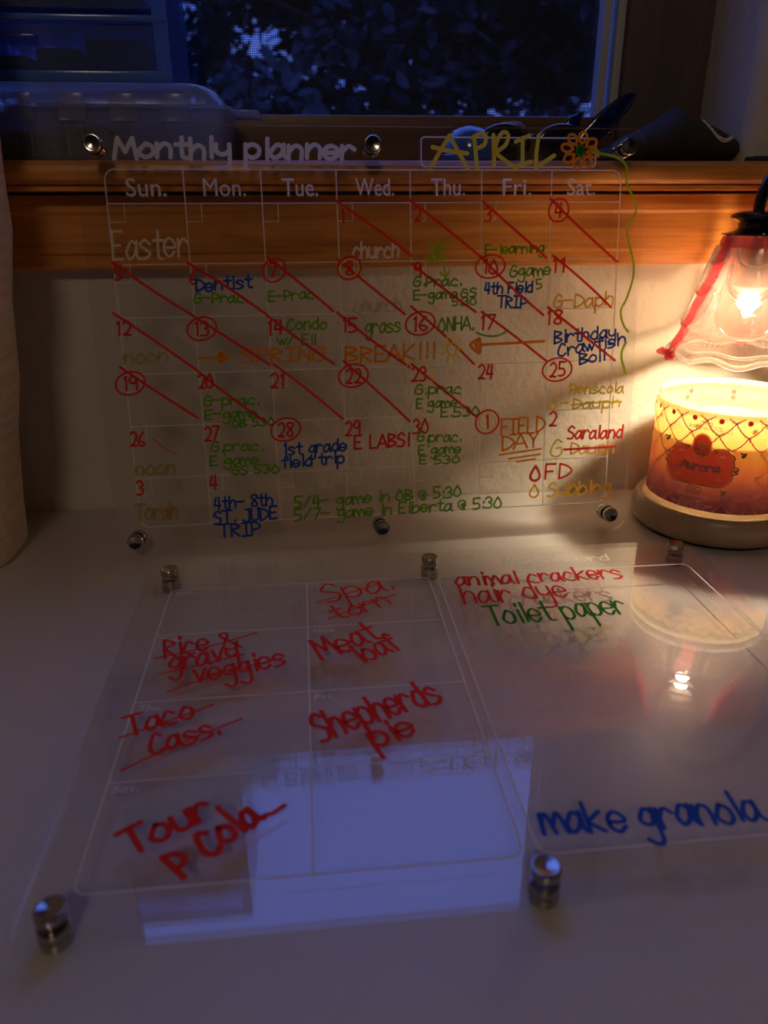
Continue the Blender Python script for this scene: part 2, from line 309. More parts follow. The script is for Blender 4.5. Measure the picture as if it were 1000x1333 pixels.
def word_strokes(txt, u0, v0, u1, v1, h):
    tot = sum(ADV.get(c, 1.0) for c in txt) - .12
    dx, dy = u1 - u0, v1 - v0; L = math.hypot(dx, dy); dx /= L; dy /= L; cw = L / tot; res = []; x = 0
    for ch in txt:
        adv = ADV.get(ch, 1.0)
        if ch != ' ':
            sc = cw * (adv if adv > 1 else 1.0); jx, jy = random.uniform(-.04, .04), random.uniform(-.05, .05)
            off = -.3 * (1 - adv) if adv < 1 else 0.0
            for st in G[ch].split('|'):
                sharp = st[0] == '*'; pts = [(int(a[0]), int(a[1])) for a in st.lstrip('*').split()]
                loc = [(x + cw * off + ((p[0] - .55) / 5.0 * .90 + jx) * sc, (p[1] - 3) / 6 * h + jy * h) for p in pts]
                if not sharp: loc = catmull(loc, 4)
                loc = [(u0 + dx * a - dy * b * 1.0 + .06 * b * dx, v0 + dy * a + dx * b) for a, b in loc]
                if sharp: res += [[p, q] for p, q in zip(loc, loc[1:])]
                else: res.append(loc)
        x += cw * adv
    return res
def flat_ink(name, strokes, mat, parent, z, label=None, kind=None):
    """strokes: [(points_mm, width_mm)] laid as ink on the board's front face (local XY)"""
    b = B(); k = 0
    for pts, w in strokes:
        zz = z + k * 2e-6; k += 1
        for f in ribbon(pts, w): b.poly([(p[0] / 1000, p[1] / 1000, zz) for p in f])
    o = b.build(name, mat, parent, smooth=False, label=label, fixn=False)
    return o
def text_mesh(txt, bold=0.0):
    cu = bpy.data.curves.new('txt', 'FONT'); cu.body = txt; cu.size = 1.0; cu.offset = bold; cu.resolution_u = 3
    ob = bpy.data.objects.new('txt', cu); COL.objects.link(ob); dg = bpy.context.evaluated_depsgraph_get(); dg.update()
    me = bpy.data.meshes.new_from_object(ob.evaluated_get(dg)); bpy.data.objects.remove(ob); bpy.data.curves.remove(cu)
    return me
def print_text(txt, u0, v0, u1, h, mat, parent, z, bold=.012, slant=0):
    me = text_mesh(txt, bold); xs = [v.co.x for v in me.vertices]; ys = [v.co.y for v in me.vertices]
    sx = (u1 - u0) / (max(xs) - min(xs)); sy = h / .7
    for v in me.vertices: v.co = Vector(((u0 + (v.co.x - min(xs)) * sx + slant * v.co.y * sy) / 1000, (v0 + v.co.y * sy) / 1000, z))
    return link('printed_day_name', me, mat, parent)
def rrect(x0, y0, x1, y1, r, n=8):
    p = []
    for cx, cy_, a0 in ((x1 - r, y1 - r, 0), (x0 + r, y1 - r, 90), (x0 + r, y0 + r, 180), (x1 - r, y0 + r, 270)):
        for k in range(n + 1):
            a = math.radians(a0 + 90 * k / n); p.append((cx + r * math.cos(a), cy_ + r * math.sin(a)))
    return p
def sheet(name, w, h, r, thick, holes, mats, parent):
    """clear board with rounded corners and real drilled holes; front face at local z = 0"""
    cu = bpy.data.curves.new('sheet', 'CURVE'); cu.dimensions = '2D'; cu.fill_mode = 'BOTH'; cu.extrude = thick / 2; cu.bevel_depth = .0006; cu.bevel_resolution = 1
    for loop in [rrect(0, 0, w, h, r)] + [[(hx + .0027 * math.cos(2 * PI * k / 20), hy + .0027 * math.sin(2 * PI * k / 20)) for k in range(20)] for hx, hy in holes]:
        sp = cu.splines.new('POLY'); sp.points.add(len(loop) - 1); sp.use_cyclic_u = True
        for i, p in enumerate(loop): sp.points[i].co = (p[0], p[1], 0, 1)
    ob = bpy.data.objects.new('sheet', cu); COL.objects.link(ob); dg = bpy.context.evaluated_depsgraph_get(); dg.update()
    me = bpy.data.meshes.new_from_object(ob.evaluated_get(dg)); bpy.data.objects.remove(ob)
    zs = max(v.co.z for v in me.vertices)
    for v in me.vertices: v.co.z -= zs
    bm = bmesh.new(); bm.from_mesh(me); bmesh.ops.remove_doubles(bm, verts=bm.verts, dist=1e-6); bmesh.ops.recalc_face_normals(bm, faces=bm.faces)
    for f in bm.faces: f.material_index = 0 if abs(f.normal.z) > .9 else 1; f.smooth = False
    bm.to_mesh(me); bm.free(); me.materials.clear()
    return link(name, me, mats, parent)

BOARD_WORDS = [
('1', 179.0, 240.9, 181.2, 241.1, 9.3, 'red', 1.7, 'date_number'),
('2', 231.0, 242.1, 236.7, 242.4, 9.4, 'red', 1.7, 'date_number'),
('3', 283.7, 241.8, 289.5, 242.0, 9.5, 'red', 1.7, 'date_number'),
('4', 337.6, 244.2, 343.6, 244.4, 9.6, 'red', 1.7, 'date_number'),
('5', 18.1, 204.3, 23.3, 204.5, 9.3, 'red', 1.7, 'date_number'),
('6', 69.5, 200.9, 74.9, 201.1, 9.4, 'red', 1.7, 'date_number'),
('7', 126.1, 204.8, 131.6, 205.0, 9.5, 'red', 1.7, 'date_number'),
('8', 180.5, 205.6, 186.1, 205.7, 9.6, 'red', 1.7, 'date_number'),
('9', 230.5, 203.2, 236.3, 203.4, 9.7, 'red', 1.7, 'date_number'),
('10', 282.9, 205.1, 294.7, 205.2, 9.8, 'red', 1.7, 'date_number'),
('11', 335.9, 205.5, 348.0, 205.6, 10.0, 'red', 1.7, 'date_number'),
('12', 15.1, 166.6, 25.7, 166.6, 9.6, 'red', 1.7, 'date_number'),
('13', 69.2, 165.2, 80.1, 165.2, 9.7, 'red', 1.7, 'date_number'),
('14', 121.5, 164.5, 132.6, 164.5, 9.8, 'red', 1.7, 'date_number'),
('15', 176.2, 165.3, 187.7, 165.3, 9.9, 'red', 1.7, 'date_number'),
('16', 229.4, 165.1, 241.1, 165.1, 10.1, 'red', 1.7, 'date_number'),
('17', 280.9, 164.5, 292.9, 164.5, 10.2, 'red', 1.7, 'date_number'),
('18', 333.4, 167.2, 345.7, 167.2, 10.3, 'red', 1.7, 'date_number'),
('19', 15.4, 127.9, 26.2, 127.9, 9.9, 'red', 1.7, 'date_number'),
('20', 68.9, 127.8, 80.0, 127.7, 10.0, 'red', 1.7, 'date_number'),
('21', 120.9, 126.0, 132.2, 125.9, 10.2, 'red', 1.7, 'date_number'),
('22', 177.8, 128.1, 189.4, 128.0, 10.3, 'red', 1.7, 'date_number'),
('23', 227.7, 127.6, 239.6, 127.5, 10.4, 'red', 1.7, 'date_number'),
('24', 279.9, 127.6, 292.1, 127.5, 10.5, 'red', 1.7, 'date_number'),
('25', 337.1, 127.6, 349.6, 127.5, 10.6, 'red', 1.7, 'date_number'),
('26', 16.6, 86.8, 27.6, 86.6, 10.3, 'red', 1.7, 'date_number'),
('27', 70.2, 88.4, 81.5, 88.2, 10.4, 'red', 1.7, 'date_number'),
('28', 125.0, 89.6, 136.6, 89.4, 10.5, 'red', 1.7, 'date_number'),
('29', 175.8, 88.6, 187.6, 88.4, 10.6, 'red', 1.7, 'date_number'),
('30', 228.3, 87.6, 240.4, 87.4, 10.7, 'red', 1.7, 'date_number'),
('1', 286.4, 88.7, 288.9, 88.9, 10.8, 'red', 1.7, 'date_number'),
('2', 337.7, 88.5, 344.0, 88.5, 11.0, 'red', 1.7, 'date_number'),
('3', 17.4, 50.6, 23.0, 50.6, 10.6, 'red', 1.7, 'date_number'),
('4', 71.2, 50.7, 77.0, 50.7, 10.7, 'red', 1.7, 'date_number'),
('Monthly planner', 27.5, 283.6, 188.7, 283.7, 12.7, 'print', 3.0, 'printed_heading'),
('Easter', 18.0, 218.7, 68.9, 219.1, 18.4, 'pale', 1.7, 'marker_note'),
('Dentist', 72.8, 195.6, 112.5, 197.6, 8.5, 'blue', 1.7, 'marker_note'),
('G-Prac.', 71.1, 187.7, 108.6, 187.5, 6.9, 'green', 1.5, 'marker_note'),
('E-Prac.', 123.4, 187.8, 159.1, 189.8, 7.0, 'green', 1.5, 'marker_note'),
('church', 186.0, 216.7, 219.9, 217.3, 11.1, 'paler', 1.5, 'marker_note'),
('church', 185.3, 178.9, 220.9, 178.7, 10.4, 'ghost', 1.3, 'marker_note'),
('G.Prac.', 230.4, 196.7, 266.5, 196.6, 7.1, 'green', 1.6, 'marker_note'),
('E-game', 230.3, 187.3, 263.6, 187.8, 6.6, 'green', 1.5, 'marker_note'),
('GS', 266.5, 188.3, 278.3, 189.2, 6.1, 'green', 1.5, 'marker_note'),
('5:30', 259.4, 182.4, 278.3, 183.1, 5.6, 'green', 1.4, 'marker_note'),
('E-learning', 284.5, 218.2, 330.1, 219.9, 7.1, 'green', 1.4, 'marker_note'),
('Ggame', 303.7, 202.1, 335.4, 203.3, 8.3, 'green', 1.5, 'marker_note'),
('5', 324.8, 193.4, 329.6, 193.9, 6.7, 'green', 1.4, 'marker_note'),
('4th Field', 284.2, 190.2, 321.9, 190.7, 7.8, 'blue', 1.6, 'marker_note'),
('TRIP', 294.5, 180.0, 317.3, 179.5, 8.4, 'blue', 1.6, 'marker_note'),
('G-Daph', 338.6, 179.1, 386.6, 180.4, 9.7, 'gold', 1.6, 'marker_note'),
('Condo', 136.2, 167.4, 164.9, 167.8, 8.2, 'green', 1.5, 'marker_note'),
('w/ Eli', 128.9, 157.1, 156.5, 156.9, 7.2, 'green', 1.5, 'marker_note'),
('grass', 193.4, 163.2, 220.6, 164.8, 10.0, 'green', 1.5, 'marker_note'),
('ONHA.', 248.8, 164.1, 276.1, 164.6, 9.6, 'green', 1.6, 'marker_note'),
('SPRING', 101.3, 145.1, 162.8, 144.5, 10.0, 'orange', 1.9, 'marker_note'),
('BREAK!!!', 177.7, 142.9, 246.9, 144.3, 11.3, 'orange', 1.9, 'marker_note'),
('Birthday', 340.0, 152.7, 389.8, 156.0, 9.3, 'blue', 1.7, 'marker_note'),
('Crawfish', 343.5, 142.1, 398.3, 150.6, 9.4, 'blue', 1.7, 'marker_note'),
('Boil', 360.6, 136.3, 381.8, 138.6, 8.3, 'blue', 1.7, 'marker_note'),
('G-prac.', 71.7, 114.7, 112.2, 114.4, 7.4, 'green', 1.5, 'marker_note'),
('E-game', 72.0, 104.5, 110.5, 104.7, 6.9, 'green', 1.5, 'marker_note'),
('OB 530', 91.3, 98.0, 122.7, 98.4, 5.8, 'green', 1.5, 'marker_note'),
('G.prac', 230.5, 117.6, 266.6, 116.9, 7.6, 'green', 1.5, 'marker_note'),
('E game', 231.0, 106.5, 263.0, 107.0, 7.1, 'green', 1.5, 'marker_note'),
('E.530', 250.2, 99.2, 281.4, 99.8, 7.1, 'green', 1.5, 'marker_note'),
('Penscola', 353.9, 113.3, 397.9, 113.0, 7.8, 'yellow', 1.5, 'marker_note'),
('G -', 337.9, 101.2, 353.7, 101.8, 9.7, 'yellow', 1.5, 'marker_note'),
('Dauph', 356.9, 101.7, 395.9, 101.5, 7.9, 'yellow', 1.5, 'marker_note'),
('G.prac.', 74.1, 80.1, 112.9, 79.5, 7.6, 'green', 1.5, 'marker_note'),
('E game', 72.7, 69.6, 109.4, 69.7, 7.1, 'green', 1.5, 'marker_note'),
('GS 530', 88.7, 62.3, 124.0, 61.8, 6.5, 'green', 1.5, 'marker_note'),
('1st grade', 128.2, 74.7, 176.5, 76.7, 8.9, 'blue', 1.7, 'marker_note'),
('field trip', 126.6, 65.3, 174.4, 67.2, 8.4, 'blue', 1.7, 'marker_note'),
('E LABS!', 182.5, 77.0, 225.7, 78.1, 10.2, 'red', 1.8, 'marker_note'),
('G.prac.', 231.8, 80.8, 266.7, 79.9, 7.8, 'green', 1.5, 'marker_note'),
('E game', 232.3, 70.5, 266.7, 70.8, 7.3, 'green', 1.5, 'marker_note'),
('E 530', 232.8, 63.2, 265.5, 62.8, 6.1, 'green', 1.5, 'marker_note'),
('FIELD', 298.3, 82.8, 334.0, 84.3, 12.2, 'orange', 1.8, 'marker_note'),
('DAY', 299.7, 71.1, 329.9, 72.8, 11.7, 'orange', 1.8, 'marker_note'),
('G', 339.1, 64.3, 349.3, 64.5, 13.7, 'yellow', 1.7, 'marker_note'),
('Saraland', 353.3, 78.0, 399.3, 76.6, 9.9, 'redb', 1.8, 'marker_note'),
('Dauph', 355.7, 65.4, 393.4, 65.0, 9.4, 'gold', 1.5, 'marker_note'),
('4th- 8th', 73.5, 35.5, 117.9, 36.7, 9.1, 'blue', 1.7, 'marker_note'),
('ST. JUDE', 72.6, 24.0, 120.8, 25.5, 9.8, 'blue', 1.8, 'marker_note'),
('TRIP', 76.4, 12.7, 107.7, 13.9, 10.5, 'blue', 1.8, 'marker_note'),
('5/4- game in OB @ 5:30', 134.3, 33.3, 266.7, 35.4, 8.7, 'green', 1.6, 'marker_note'),
('5/7- game in Elberta @ 5:30', 133.8, 23.5, 299.8, 24.7, 8.8, 'green', 1.6, 'marker_note'),
('O', 323.6, 45.0, 332.0, 45.2, 12.0, 'redb', 2.2, 'marker_note'),
('FD', 335.2, 45.7, 356.5, 45.9, 12.0, 'redb', 1.8, 'marker_note'),
('O', 323.3, 31.7, 331.1, 31.9, 10.2, 'gold', 1.7, 'marker_note'),
('Subbing', 338.2, 32.2, 391.9, 31.2, 10.9, 'gold', 1.7, 'marker_note'),
('noon', 18.4, 147.1, 48.6, 147.3, 9.3, 'ghosty', 2.2, 'marker_note'),
('noon', 17.7, 65.3, 46.8, 65.0, 9.9, 'ghosty', 2.2, 'marker_note'),
('Torah', 15.4, 30.4, 46.1, 30.4, 12.0, 'ghosty', 2.4, 'marker_note'),
('oak', 241.0, 212.8, 253.1, 216.4, 9.1, 'lime', 1.4, 'marker_note')]
BOARD_STROKES = [
([(335.7, 254.8), (338.5, 256.5), (341.6, 257.0), (344.5, 256.2), (346.7, 254.2), (348.0, 251.3), (348.0, 248.1), (346.8, 245.0), (344.5, 242.5), (341.6, 241.1), (338.5, 241.0), (335.7, 242.1), (333.7, 244.4), (332.8, 247.4), (333.2, 250.7), (334.7, 253.7), (337.1, 255.9)], 1.5, 'red', 'date_ring', 0),
([(124.6, 215.3), (127.7, 217.0), (131.1, 217.4), (134.1, 216.6), (136.3, 214.6), (137.3, 211.7), (137.0, 208.5), (135.5, 205.5), (132.8, 203.1), (129.6, 201.7), (126.3, 201.6), (123.4, 202.8), (121.5, 205.1), (120.8, 208.1), (121.5, 211.3), (123.4, 214.2), (126.2, 216.3)], 1.5, 'red', 'date_ring', 0),
([(178.8, 216.2), (181.9, 217.9), (185.3, 218.3), (188.4, 217.5), (190.7, 215.5), (191.9, 212.6), (191.7, 209.4), (190.1, 206.3), (187.5, 203.8), (184.2, 202.5), (180.8, 202.4), (177.8, 203.6), (175.8, 205.9), (175.0, 208.9), (175.6, 212.1), (177.5, 215.1), (180.4, 217.2)], 1.5, 'red', 'date_ring', 0),
([(282.1, 216.0), (286.2, 217.7), (290.7, 218.2), (294.9, 217.3), (298.1, 215.2), (299.8, 212.3), (299.7, 209.0), (297.8, 205.8), (294.4, 203.3), (290.1, 201.9), (285.6, 201.8), (281.6, 203.1), (278.8, 205.5), (277.6, 208.5), (278.2, 211.9), (280.5, 214.9), (284.2, 217.1)], 1.5, 'red', 'date_ring', 0),
([(69.5, 176.0), (73.4, 177.6), (77.6, 178.0), (81.4, 177.1), (84.1, 175.0), (85.4, 172.1), (85.0, 168.8), (83.0, 165.7), (79.7, 163.3), (75.6, 162.0), (71.4, 161.9), (67.9, 163.2), (65.5, 165.6), (64.6, 168.6), (65.5, 171.9), (67.9, 174.8), (71.5, 177.0)], 1.5, 'red', 'date_ring', 0),
([(228.9, 176.3), (232.9, 178.0), (237.4, 178.4), (241.6, 177.5), (244.7, 175.3), (246.3, 172.3), (246.1, 168.9), (244.2, 165.7), (240.8, 163.2), (236.5, 161.8), (232.0, 161.7), (228.1, 163.1), (225.3, 165.5), (224.2, 168.7), (224.9, 172.1), (227.3, 175.1), (230.9, 177.4)], 1.5, 'red', 'date_ring', 0),
([(15.9, 138.9), (19.8, 140.6), (23.9, 140.9), (27.7, 140.0), (30.4, 137.8), (31.6, 134.9), (31.1, 131.5), (29.0, 128.4), (25.7, 125.9), (21.6, 124.6), (17.5, 124.6), (14.0, 125.9), (11.6, 128.3), (10.9, 131.5), (11.8, 134.8), (14.3, 137.8), (17.9, 139.9)], 1.5, 'red', 'date_ring', 0),
([(177.5, 139.5), (181.6, 141.2), (186.0, 141.6), (190.1, 140.6), (193.2, 138.4), (194.7, 135.3), (194.5, 131.8), (192.4, 128.5), (189.0, 126.0), (184.7, 124.6), (180.3, 124.6), (176.4, 126.0), (173.7, 128.5), (172.7, 131.7), (173.5, 135.2), (175.9, 138.3), (179.6, 140.5)], 1.5, 'red', 'date_ring', 0),
([(336.0, 139.3), (340.3, 141.1), (345.0, 141.5), (349.5, 140.5), (352.9, 138.2), (354.8, 135.0), (354.8, 131.4), (352.9, 128.0), (349.4, 125.4), (344.8, 124.0), (340.1, 123.9), (335.8, 125.4), (332.8, 128.0), (331.4, 131.3), (332.0, 134.9), (334.4, 138.1), (338.2, 140.4)], 1.5, 'red', 'date_ring', 0),
([(125.0, 101.2), (129.1, 102.9), (133.5, 103.3), (137.6, 102.2), (140.6, 99.9), (142.0, 96.7), (141.7, 93.2), (139.6, 89.9), (136.2, 87.3), (131.9, 86.0), (127.4, 86.0), (123.6, 87.4), (121.0, 90.0), (120.1, 93.3), (120.9, 96.9), (123.4, 100.0), (127.1, 102.3)], 1.5, 'red', 'date_ring', 0),
([(282.1, 100.9), (285.4, 102.7), (289.2, 103.1), (292.6, 102.1), (295.3, 99.7), (296.7, 96.5), (296.6, 92.8), (295.1, 89.4), (292.3, 86.7), (288.7, 85.2), (285.0, 85.2), (281.7, 86.7), (279.3, 89.3), (278.3, 92.8), (278.8, 96.4), (280.8, 99.7), (283.8, 102.0)], 1.5, 'red', 'date_ring', 0),
([(175.7, 255.8), (193.7, 244.1), (211.5, 231.6), (229.0, 218.3)], 1.9, 'red', 'strike_line', 0),
([(227.3, 257.2), (245.2, 244.4), (263.1, 231.0), (281.0, 217.2)], 1.9, 'red', 'strike_line', 0),
([(282.5, 255.5), (298.7, 242.4), (315.2, 229.1), (332.0, 215.5)], 1.9, 'red', 'strike_line', 0),
([(333.7, 257.0), (351.1, 242.0), (369.2, 227.0), (388.0, 212.0)], 1.9, 'red', 'strike_line', 0),
([(17.8, 216.2), (33.9, 203.8), (50.9, 191.6), (68.8, 179.8)], 1.9, 'red', 'strike_line', 0),
([(68.6, 215.5), (86.7, 204.0), (104.6, 191.7), (122.3, 178.6)], 1.9, 'red', 'strike_line', 0),
([(124.7, 218.5), (140.0, 206.2), (155.3, 193.5), (170.5, 180.3)], 1.9, 'red', 'strike_line', 0),
([(174.8, 216.3), (190.8, 203.4), (207.1, 190.3), (223.7, 177.0)], 1.9, 'red', 'strike_line', 0),
([(229.5, 212.4), (245.0, 200.7), (261.1, 189.1), (277.8, 177.5)], 1.9, 'red', 'strike_line', 0),
([(281.0, 217.2), (296.7, 202.5), (313.3, 188.2), (330.8, 174.1)], 1.9, 'red', 'strike_line', 0),
([(337.3, 217.0), (353.5, 205.0), (369.3, 192.3), (384.8, 178.7)], 1.9, 'red', 'strike_line', 0),
([(14.6, 182.0), (32.3, 169.1), (50.0, 155.7), (67.8, 141.7)], 1.9, 'red', 'strike_line', 0),
([(69.3, 179.2), (86.7, 167.3), (104.4, 155.2), (122.4, 142.8)], 1.9, 'red', 'strike_line', 0),
([(122.3, 178.1), (137.5, 166.0), (153.3, 154.0), (169.6, 142.0)], 1.9, 'red', 'strike_line', 0),
([(173.3, 179.2), (190.2, 165.2), (207.9, 151.4), (226.6, 138.0)], 1.9, 'red', 'strike_line', 0),
([(228.5, 182.4), (244.9, 168.7), (261.0, 154.2), (276.8, 138.8)], 1.9, 'red', 'strike_line', 0),
([(282.5, 177.4), (299.8, 165.3), (317.0, 152.6), (334.3, 139.4)], 1.9, 'red', 'strike_line', 0),
([(334.3, 179.7), (352.5, 166.2), (371.1, 152.4), (390.1, 138.4)], 1.9, 'red', 'strike_line', 0),
([(15.5, 144.4), (32.1, 131.5), (49.3, 118.7), (67.1, 105.8)], 1.9, 'red', 'strike_line', 0),
([(67.8, 141.7), (83.2, 127.9), (99.4, 114.3), (116.5, 101.0)], 1.9, 'red', 'strike_line', 0),
([(124.7, 143.3), (141.6, 130.0), (158.1, 115.9), (174.4, 101.0)], 1.9, 'red', 'strike_line', 0),
([(176.6, 144.1), (193.0, 129.0), (209.5, 113.4), (226.0, 97.2)], 1.9, 'red', 'strike_line', 0),
([(228.4, 140.2), (245.1, 126.4), (262.2, 112.4), (279.5, 98.1)], 1.9, 'red', 'strike_line', 0),
([(355.5, 104.8), (375.8, 105.9), (397.0, 105.7)], 1.5, 'yellow', 'strike_line', 0),
([(297.9, 67.5), (331.9, 70.9)], 1.6, 'orange', 'underline', 0),
([(305.5, 64.0), (331.4, 66.6)], 1.6, 'orange', 'underline', 0),
([(311.8, 61.3), (327.0, 63.0)], 1.6, 'orange', 'underline', 0),
([(351.1, 69.4), (374.3, 69.6), (393.8, 70.0)], 1.9, 'redb', 'strike_line', 0),
([(244.4, 278.3), (251.2, 289.0), (257.9, 299.1)], 2.9, 'yellow', 'month_name', 0),
([(257.9, 299.1), (264.7, 288.0), (271.5, 277.3)], 2.9, 'yellow', 'month_name', 0),
([(245.6, 291.5), (257.9, 289.0), (270.9, 287.5)], 2.9, 'yellow', 'month_name', 0),
([(275.9, 298.2), (277.1, 288.1), (278.3, 276.8)], 2.9, 'yellow', 'month_name', 0),
([(274.8, 297.7), (280.4, 300.7), (284.3, 298.8), (283.3, 293.2), (277.1, 290.6)], 2.9, 'yellow', 'month_name', 0),
([(290.0, 299.8), (290.8, 278.9)], 2.9, 'yellow', 'month_name', 0),
([(290.7, 286.6), (292.9, 295.8), (296.8, 301.4), (300.8, 299.9), (299.2, 293.3), (291.3, 288.1)], 2.9, 'yellow', 'month_name', 0),
([(291.9, 287.6), (299.4, 282.5), (308.1, 276.9)], 2.9, 'yellow', 'month_name', 0),
([(311.7, 297.9), (312.0, 281.0)], 2.9, 'yellow', 'month_name', 0),
([(306.6, 295.4), (316.8, 299.5)], 2.9, 'yellow', 'month_name', 0),
([(306.9, 278.9), (318.4, 282.1)], 2.9, 'yellow', 'month_name', 0),
([(323.7, 299.5), (322.3, 288.3), (322.0, 278.5)], 2.9, 'yellow', 'month_name', 0),
([(322.0, 277.9), (328.8, 282.1), (335.7, 286.3)], 2.9, 'yellow', 'month_name', 0),
([(360.6, 288.8), (364.2, 285.6), (367.8, 285.5), (369.7, 287.3), (368.6, 289.5), (365.2, 290.7), (360.6, 288.8)], 2.0, 'orange', 'flower_petal', 0),
([(358.5, 285.8), (358.5, 281.4), (361.1, 279.1), (363.9, 279.1), (364.9, 281.4), (363.3, 284.3), (358.5, 285.8)], 2.0, 'orange', 'flower_petal', 0),
([(354.6, 285.1), (351.0, 282.1), (351.0, 278.9), (353.1, 277.2), (355.6, 278.1), (356.8, 281.1), (354.6, 285.1)], 2.0, 'orange', 'flower_petal', 0),
([(351.1, 287.1), (346.1, 287.3), (343.6, 285.1), (343.7, 282.7), (346.3, 281.6), (349.5, 282.9), (351.1, 287.1)], 2.0, 'orange', 'flower_petal', 0),
([(350.2, 290.6), (346.7, 293.8), (343.1, 293.9), (341.3, 292.2), (342.3, 289.9), (345.7, 288.8), (350.2, 290.6)], 2.0, 'orange', 'flower_petal', 0),
([(352.3, 293.6), (352.3, 298.0), (349.8, 300.3), (347.1, 300.2), (346.0, 298.0), (347.6, 295.1), (352.3, 293.6)], 2.0, 'orange', 'flower_petal', 0),
([(356.3, 294.3), (359.8, 297.3), (359.8, 300.4), (357.7, 302.1), (355.2, 301.2), (354.1, 298.3), (356.3, 294.3)], 2.0, 'orange', 'flower_petal', 0),
([(359.7, 292.3), (364.8, 292.2), (367.3, 294.3), (367.1, 296.8), (364.5, 297.8), (361.3, 296.5), (359.7, 292.3)], 2.0, 'orange', 'flower_petal', 0),
([(356.6, 289.7), (356.3, 288.1), (355.5, 287.4), (354.7, 288.1), (354.2, 289.7), (354.5, 291.4), (355.3, 292.0), (356.2, 291.4), (356.6, 289.7), (355.9, 289.7), (355.8, 289.1), (355.5, 288.8), (355.1, 289.1), (354.9, 289.7), (355.1, 290.4), (355.4, 290.6), (355.7, 290.4), (355.9, 289.7)], 4.4, 'greend', 'flower_centre', 0),
([(364.3, 288.5), (376.2, 287.0), (385.8, 284.4), (391.5, 279.1), (391.9, 272.8), (392.9, 265.9), (396.9, 259.5), (400.2, 254.1), (400.1, 246.0), (395.0, 239.5), (394.2, 232.4), (397.2, 223.0), (401.1, 210.2), (401.1, 198.9), (396.9, 184.8), (393.0, 177.4), (393.4, 170.5), (396.3, 164.0), (399.6, 159.9)], 1.9, 'lime', 'flower_stem', 0),
([(398.2, 151.7), (395.4, 145.3), (395.8, 138.2), (399.6, 128.0)], 2.2, 'lime', 'flower_stem', 0),
([(249.7, 221.3), (249.2, 230.9)], 1.5, 'lime', 'doodle', 0),
([(249.7, 224.5), (243.4, 227.8)], 1.5, 'lime', 'doodle', 0),
([(249.7, 224.5), (257.2, 227.1)], 1.5, 'lime', 'doodle', 0),
([(249.7, 223.4), (242.2, 222.4)], 1.5, 'lime', 'doodle', 0),
([(249.7, 223.4), (257.2, 221.2)], 1.5, 'lime', 'doodle', 0),
([(249.7, 222.4), (243.9, 217.1)], 1.5, 'lime', 'doodle', 0),
([(249.7, 222.4), (255.4, 215.8)], 1.5, 'lime', 'doodle', 0),
([(252.0, 215.9), (253.7, 209.4), (254.8, 202.3)], 1.5, 'lime', 'doodle', 0),
([(250.8, 206.1), (254.8, 202.3)], 1.5, 'lime', 'doodle', 0),
([(254.8, 202.3), (257.1, 207.1)], 1.5, 'lime', 'doodle', 0),
([(278.5, 162.3), (285.7, 159.8), (295.3, 159.6), (303.1, 163.4)], 1.5, 'green', 'doodle', 0),
([(70.7, 149.4), (80.0, 149.1), (88.3, 149.4)], 1.9, 'orange', 'arrow', 0),
([(86.3, 152.2), (85.8, 146.2), (92.1, 149.3), (86.3, 152.2), (88.3, 149.4), (87.0, 147.2)], 2.4, 'orange', 'arrow', 0),
([(332.0, 154.6), (302.7, 153.7), (279.7, 153.1)], 2.2, 'orange', 'arrow', 0),
([(280.9, 157.7), (273.7, 153.3), (281.0, 147.3), (280.9, 157.7), (277.9, 153.2), (279.8, 150.2)], 2.4, 'orange', 'arrow', 0),
([(263.6, 150.7), (267.8, 150.6)], 1.2, 'yellow', 'doodle', 0),
([(262.6, 147.4), (265.8, 143.6)], 1.2, 'yellow', 'doodle', 0),
([(260.1, 145.7), (260.8, 140.0)], 1.2, 'yellow', 'doodle', 0),
([(257.3, 146.4), (255.2, 141.5)], 1.2, 'yellow', 'doodle', 0),
([(255.5, 149.1), (251.5, 147.3)], 1.2, 'yellow', 'doodle', 0),
([(255.5, 152.7), (251.6, 154.7)], 1.2, 'yellow', 'doodle', 0),
([(257.3, 155.3), (255.3, 160.3)], 1.2, 'yellow', 'doodle', 0),
([(260.1, 155.8), (260.9, 161.4)], 1.2, 'yellow', 'doodle', 0),
([(262.6, 154.0), (265.8, 157.6)], 1.2, 'yellow', 'doodle', 0),
([(263.0, 150.7), (262.4, 148.2), (260.7, 146.5), (258.7, 146.3), (256.8, 147.7), (255.9, 150.0), (256.1, 152.7), (257.5, 154.7), (259.5, 155.4), (261.4, 154.5), (262.7, 152.4), (262.9, 149.7)], 1.2, 'yellow', 'doodle', 0),
([(224.1, 127.0), (222.2, 130.5), (221.9, 134.2), (223.4, 137.7), (226.4, 140.5), (230.4, 142.1), (234.9, 142.3), (239.2, 141.1), (242.8, 138.7), (245.0, 135.4), (245.6, 131.6), (244.4, 128.0), (241.6, 125.1), (237.7, 123.2)], 1.1, 'yellow', 'doodle', 0),
([(294.4, 93.9), (293.3, 90.5), (290.2, 88.4), (286.3, 88.3), (282.8, 90.1), (280.9, 93.3), (281.3, 96.7), (283.8, 99.3), (287.6, 100.1), (291.4, 98.9), (293.9, 96.1), (294.2, 92.6)], 1.1, 'yellow', 'date_ring', 0),
([(190.2, 210.2), (189.0, 207.0), (185.9, 204.8), (181.9, 204.6), (178.5, 206.3), (176.8, 209.3), (177.4, 212.7), (180.0, 215.3), (183.8, 216.2), (187.5, 215.1), (189.8, 212.4), (190.0, 209.0)], 1.0, 'yellow', 'date_ring', 0),
([(33.1, 91.8), (38.7, 86.9), (48.1, 79.6)], 0.7, 'red', 'doodle', 0)]
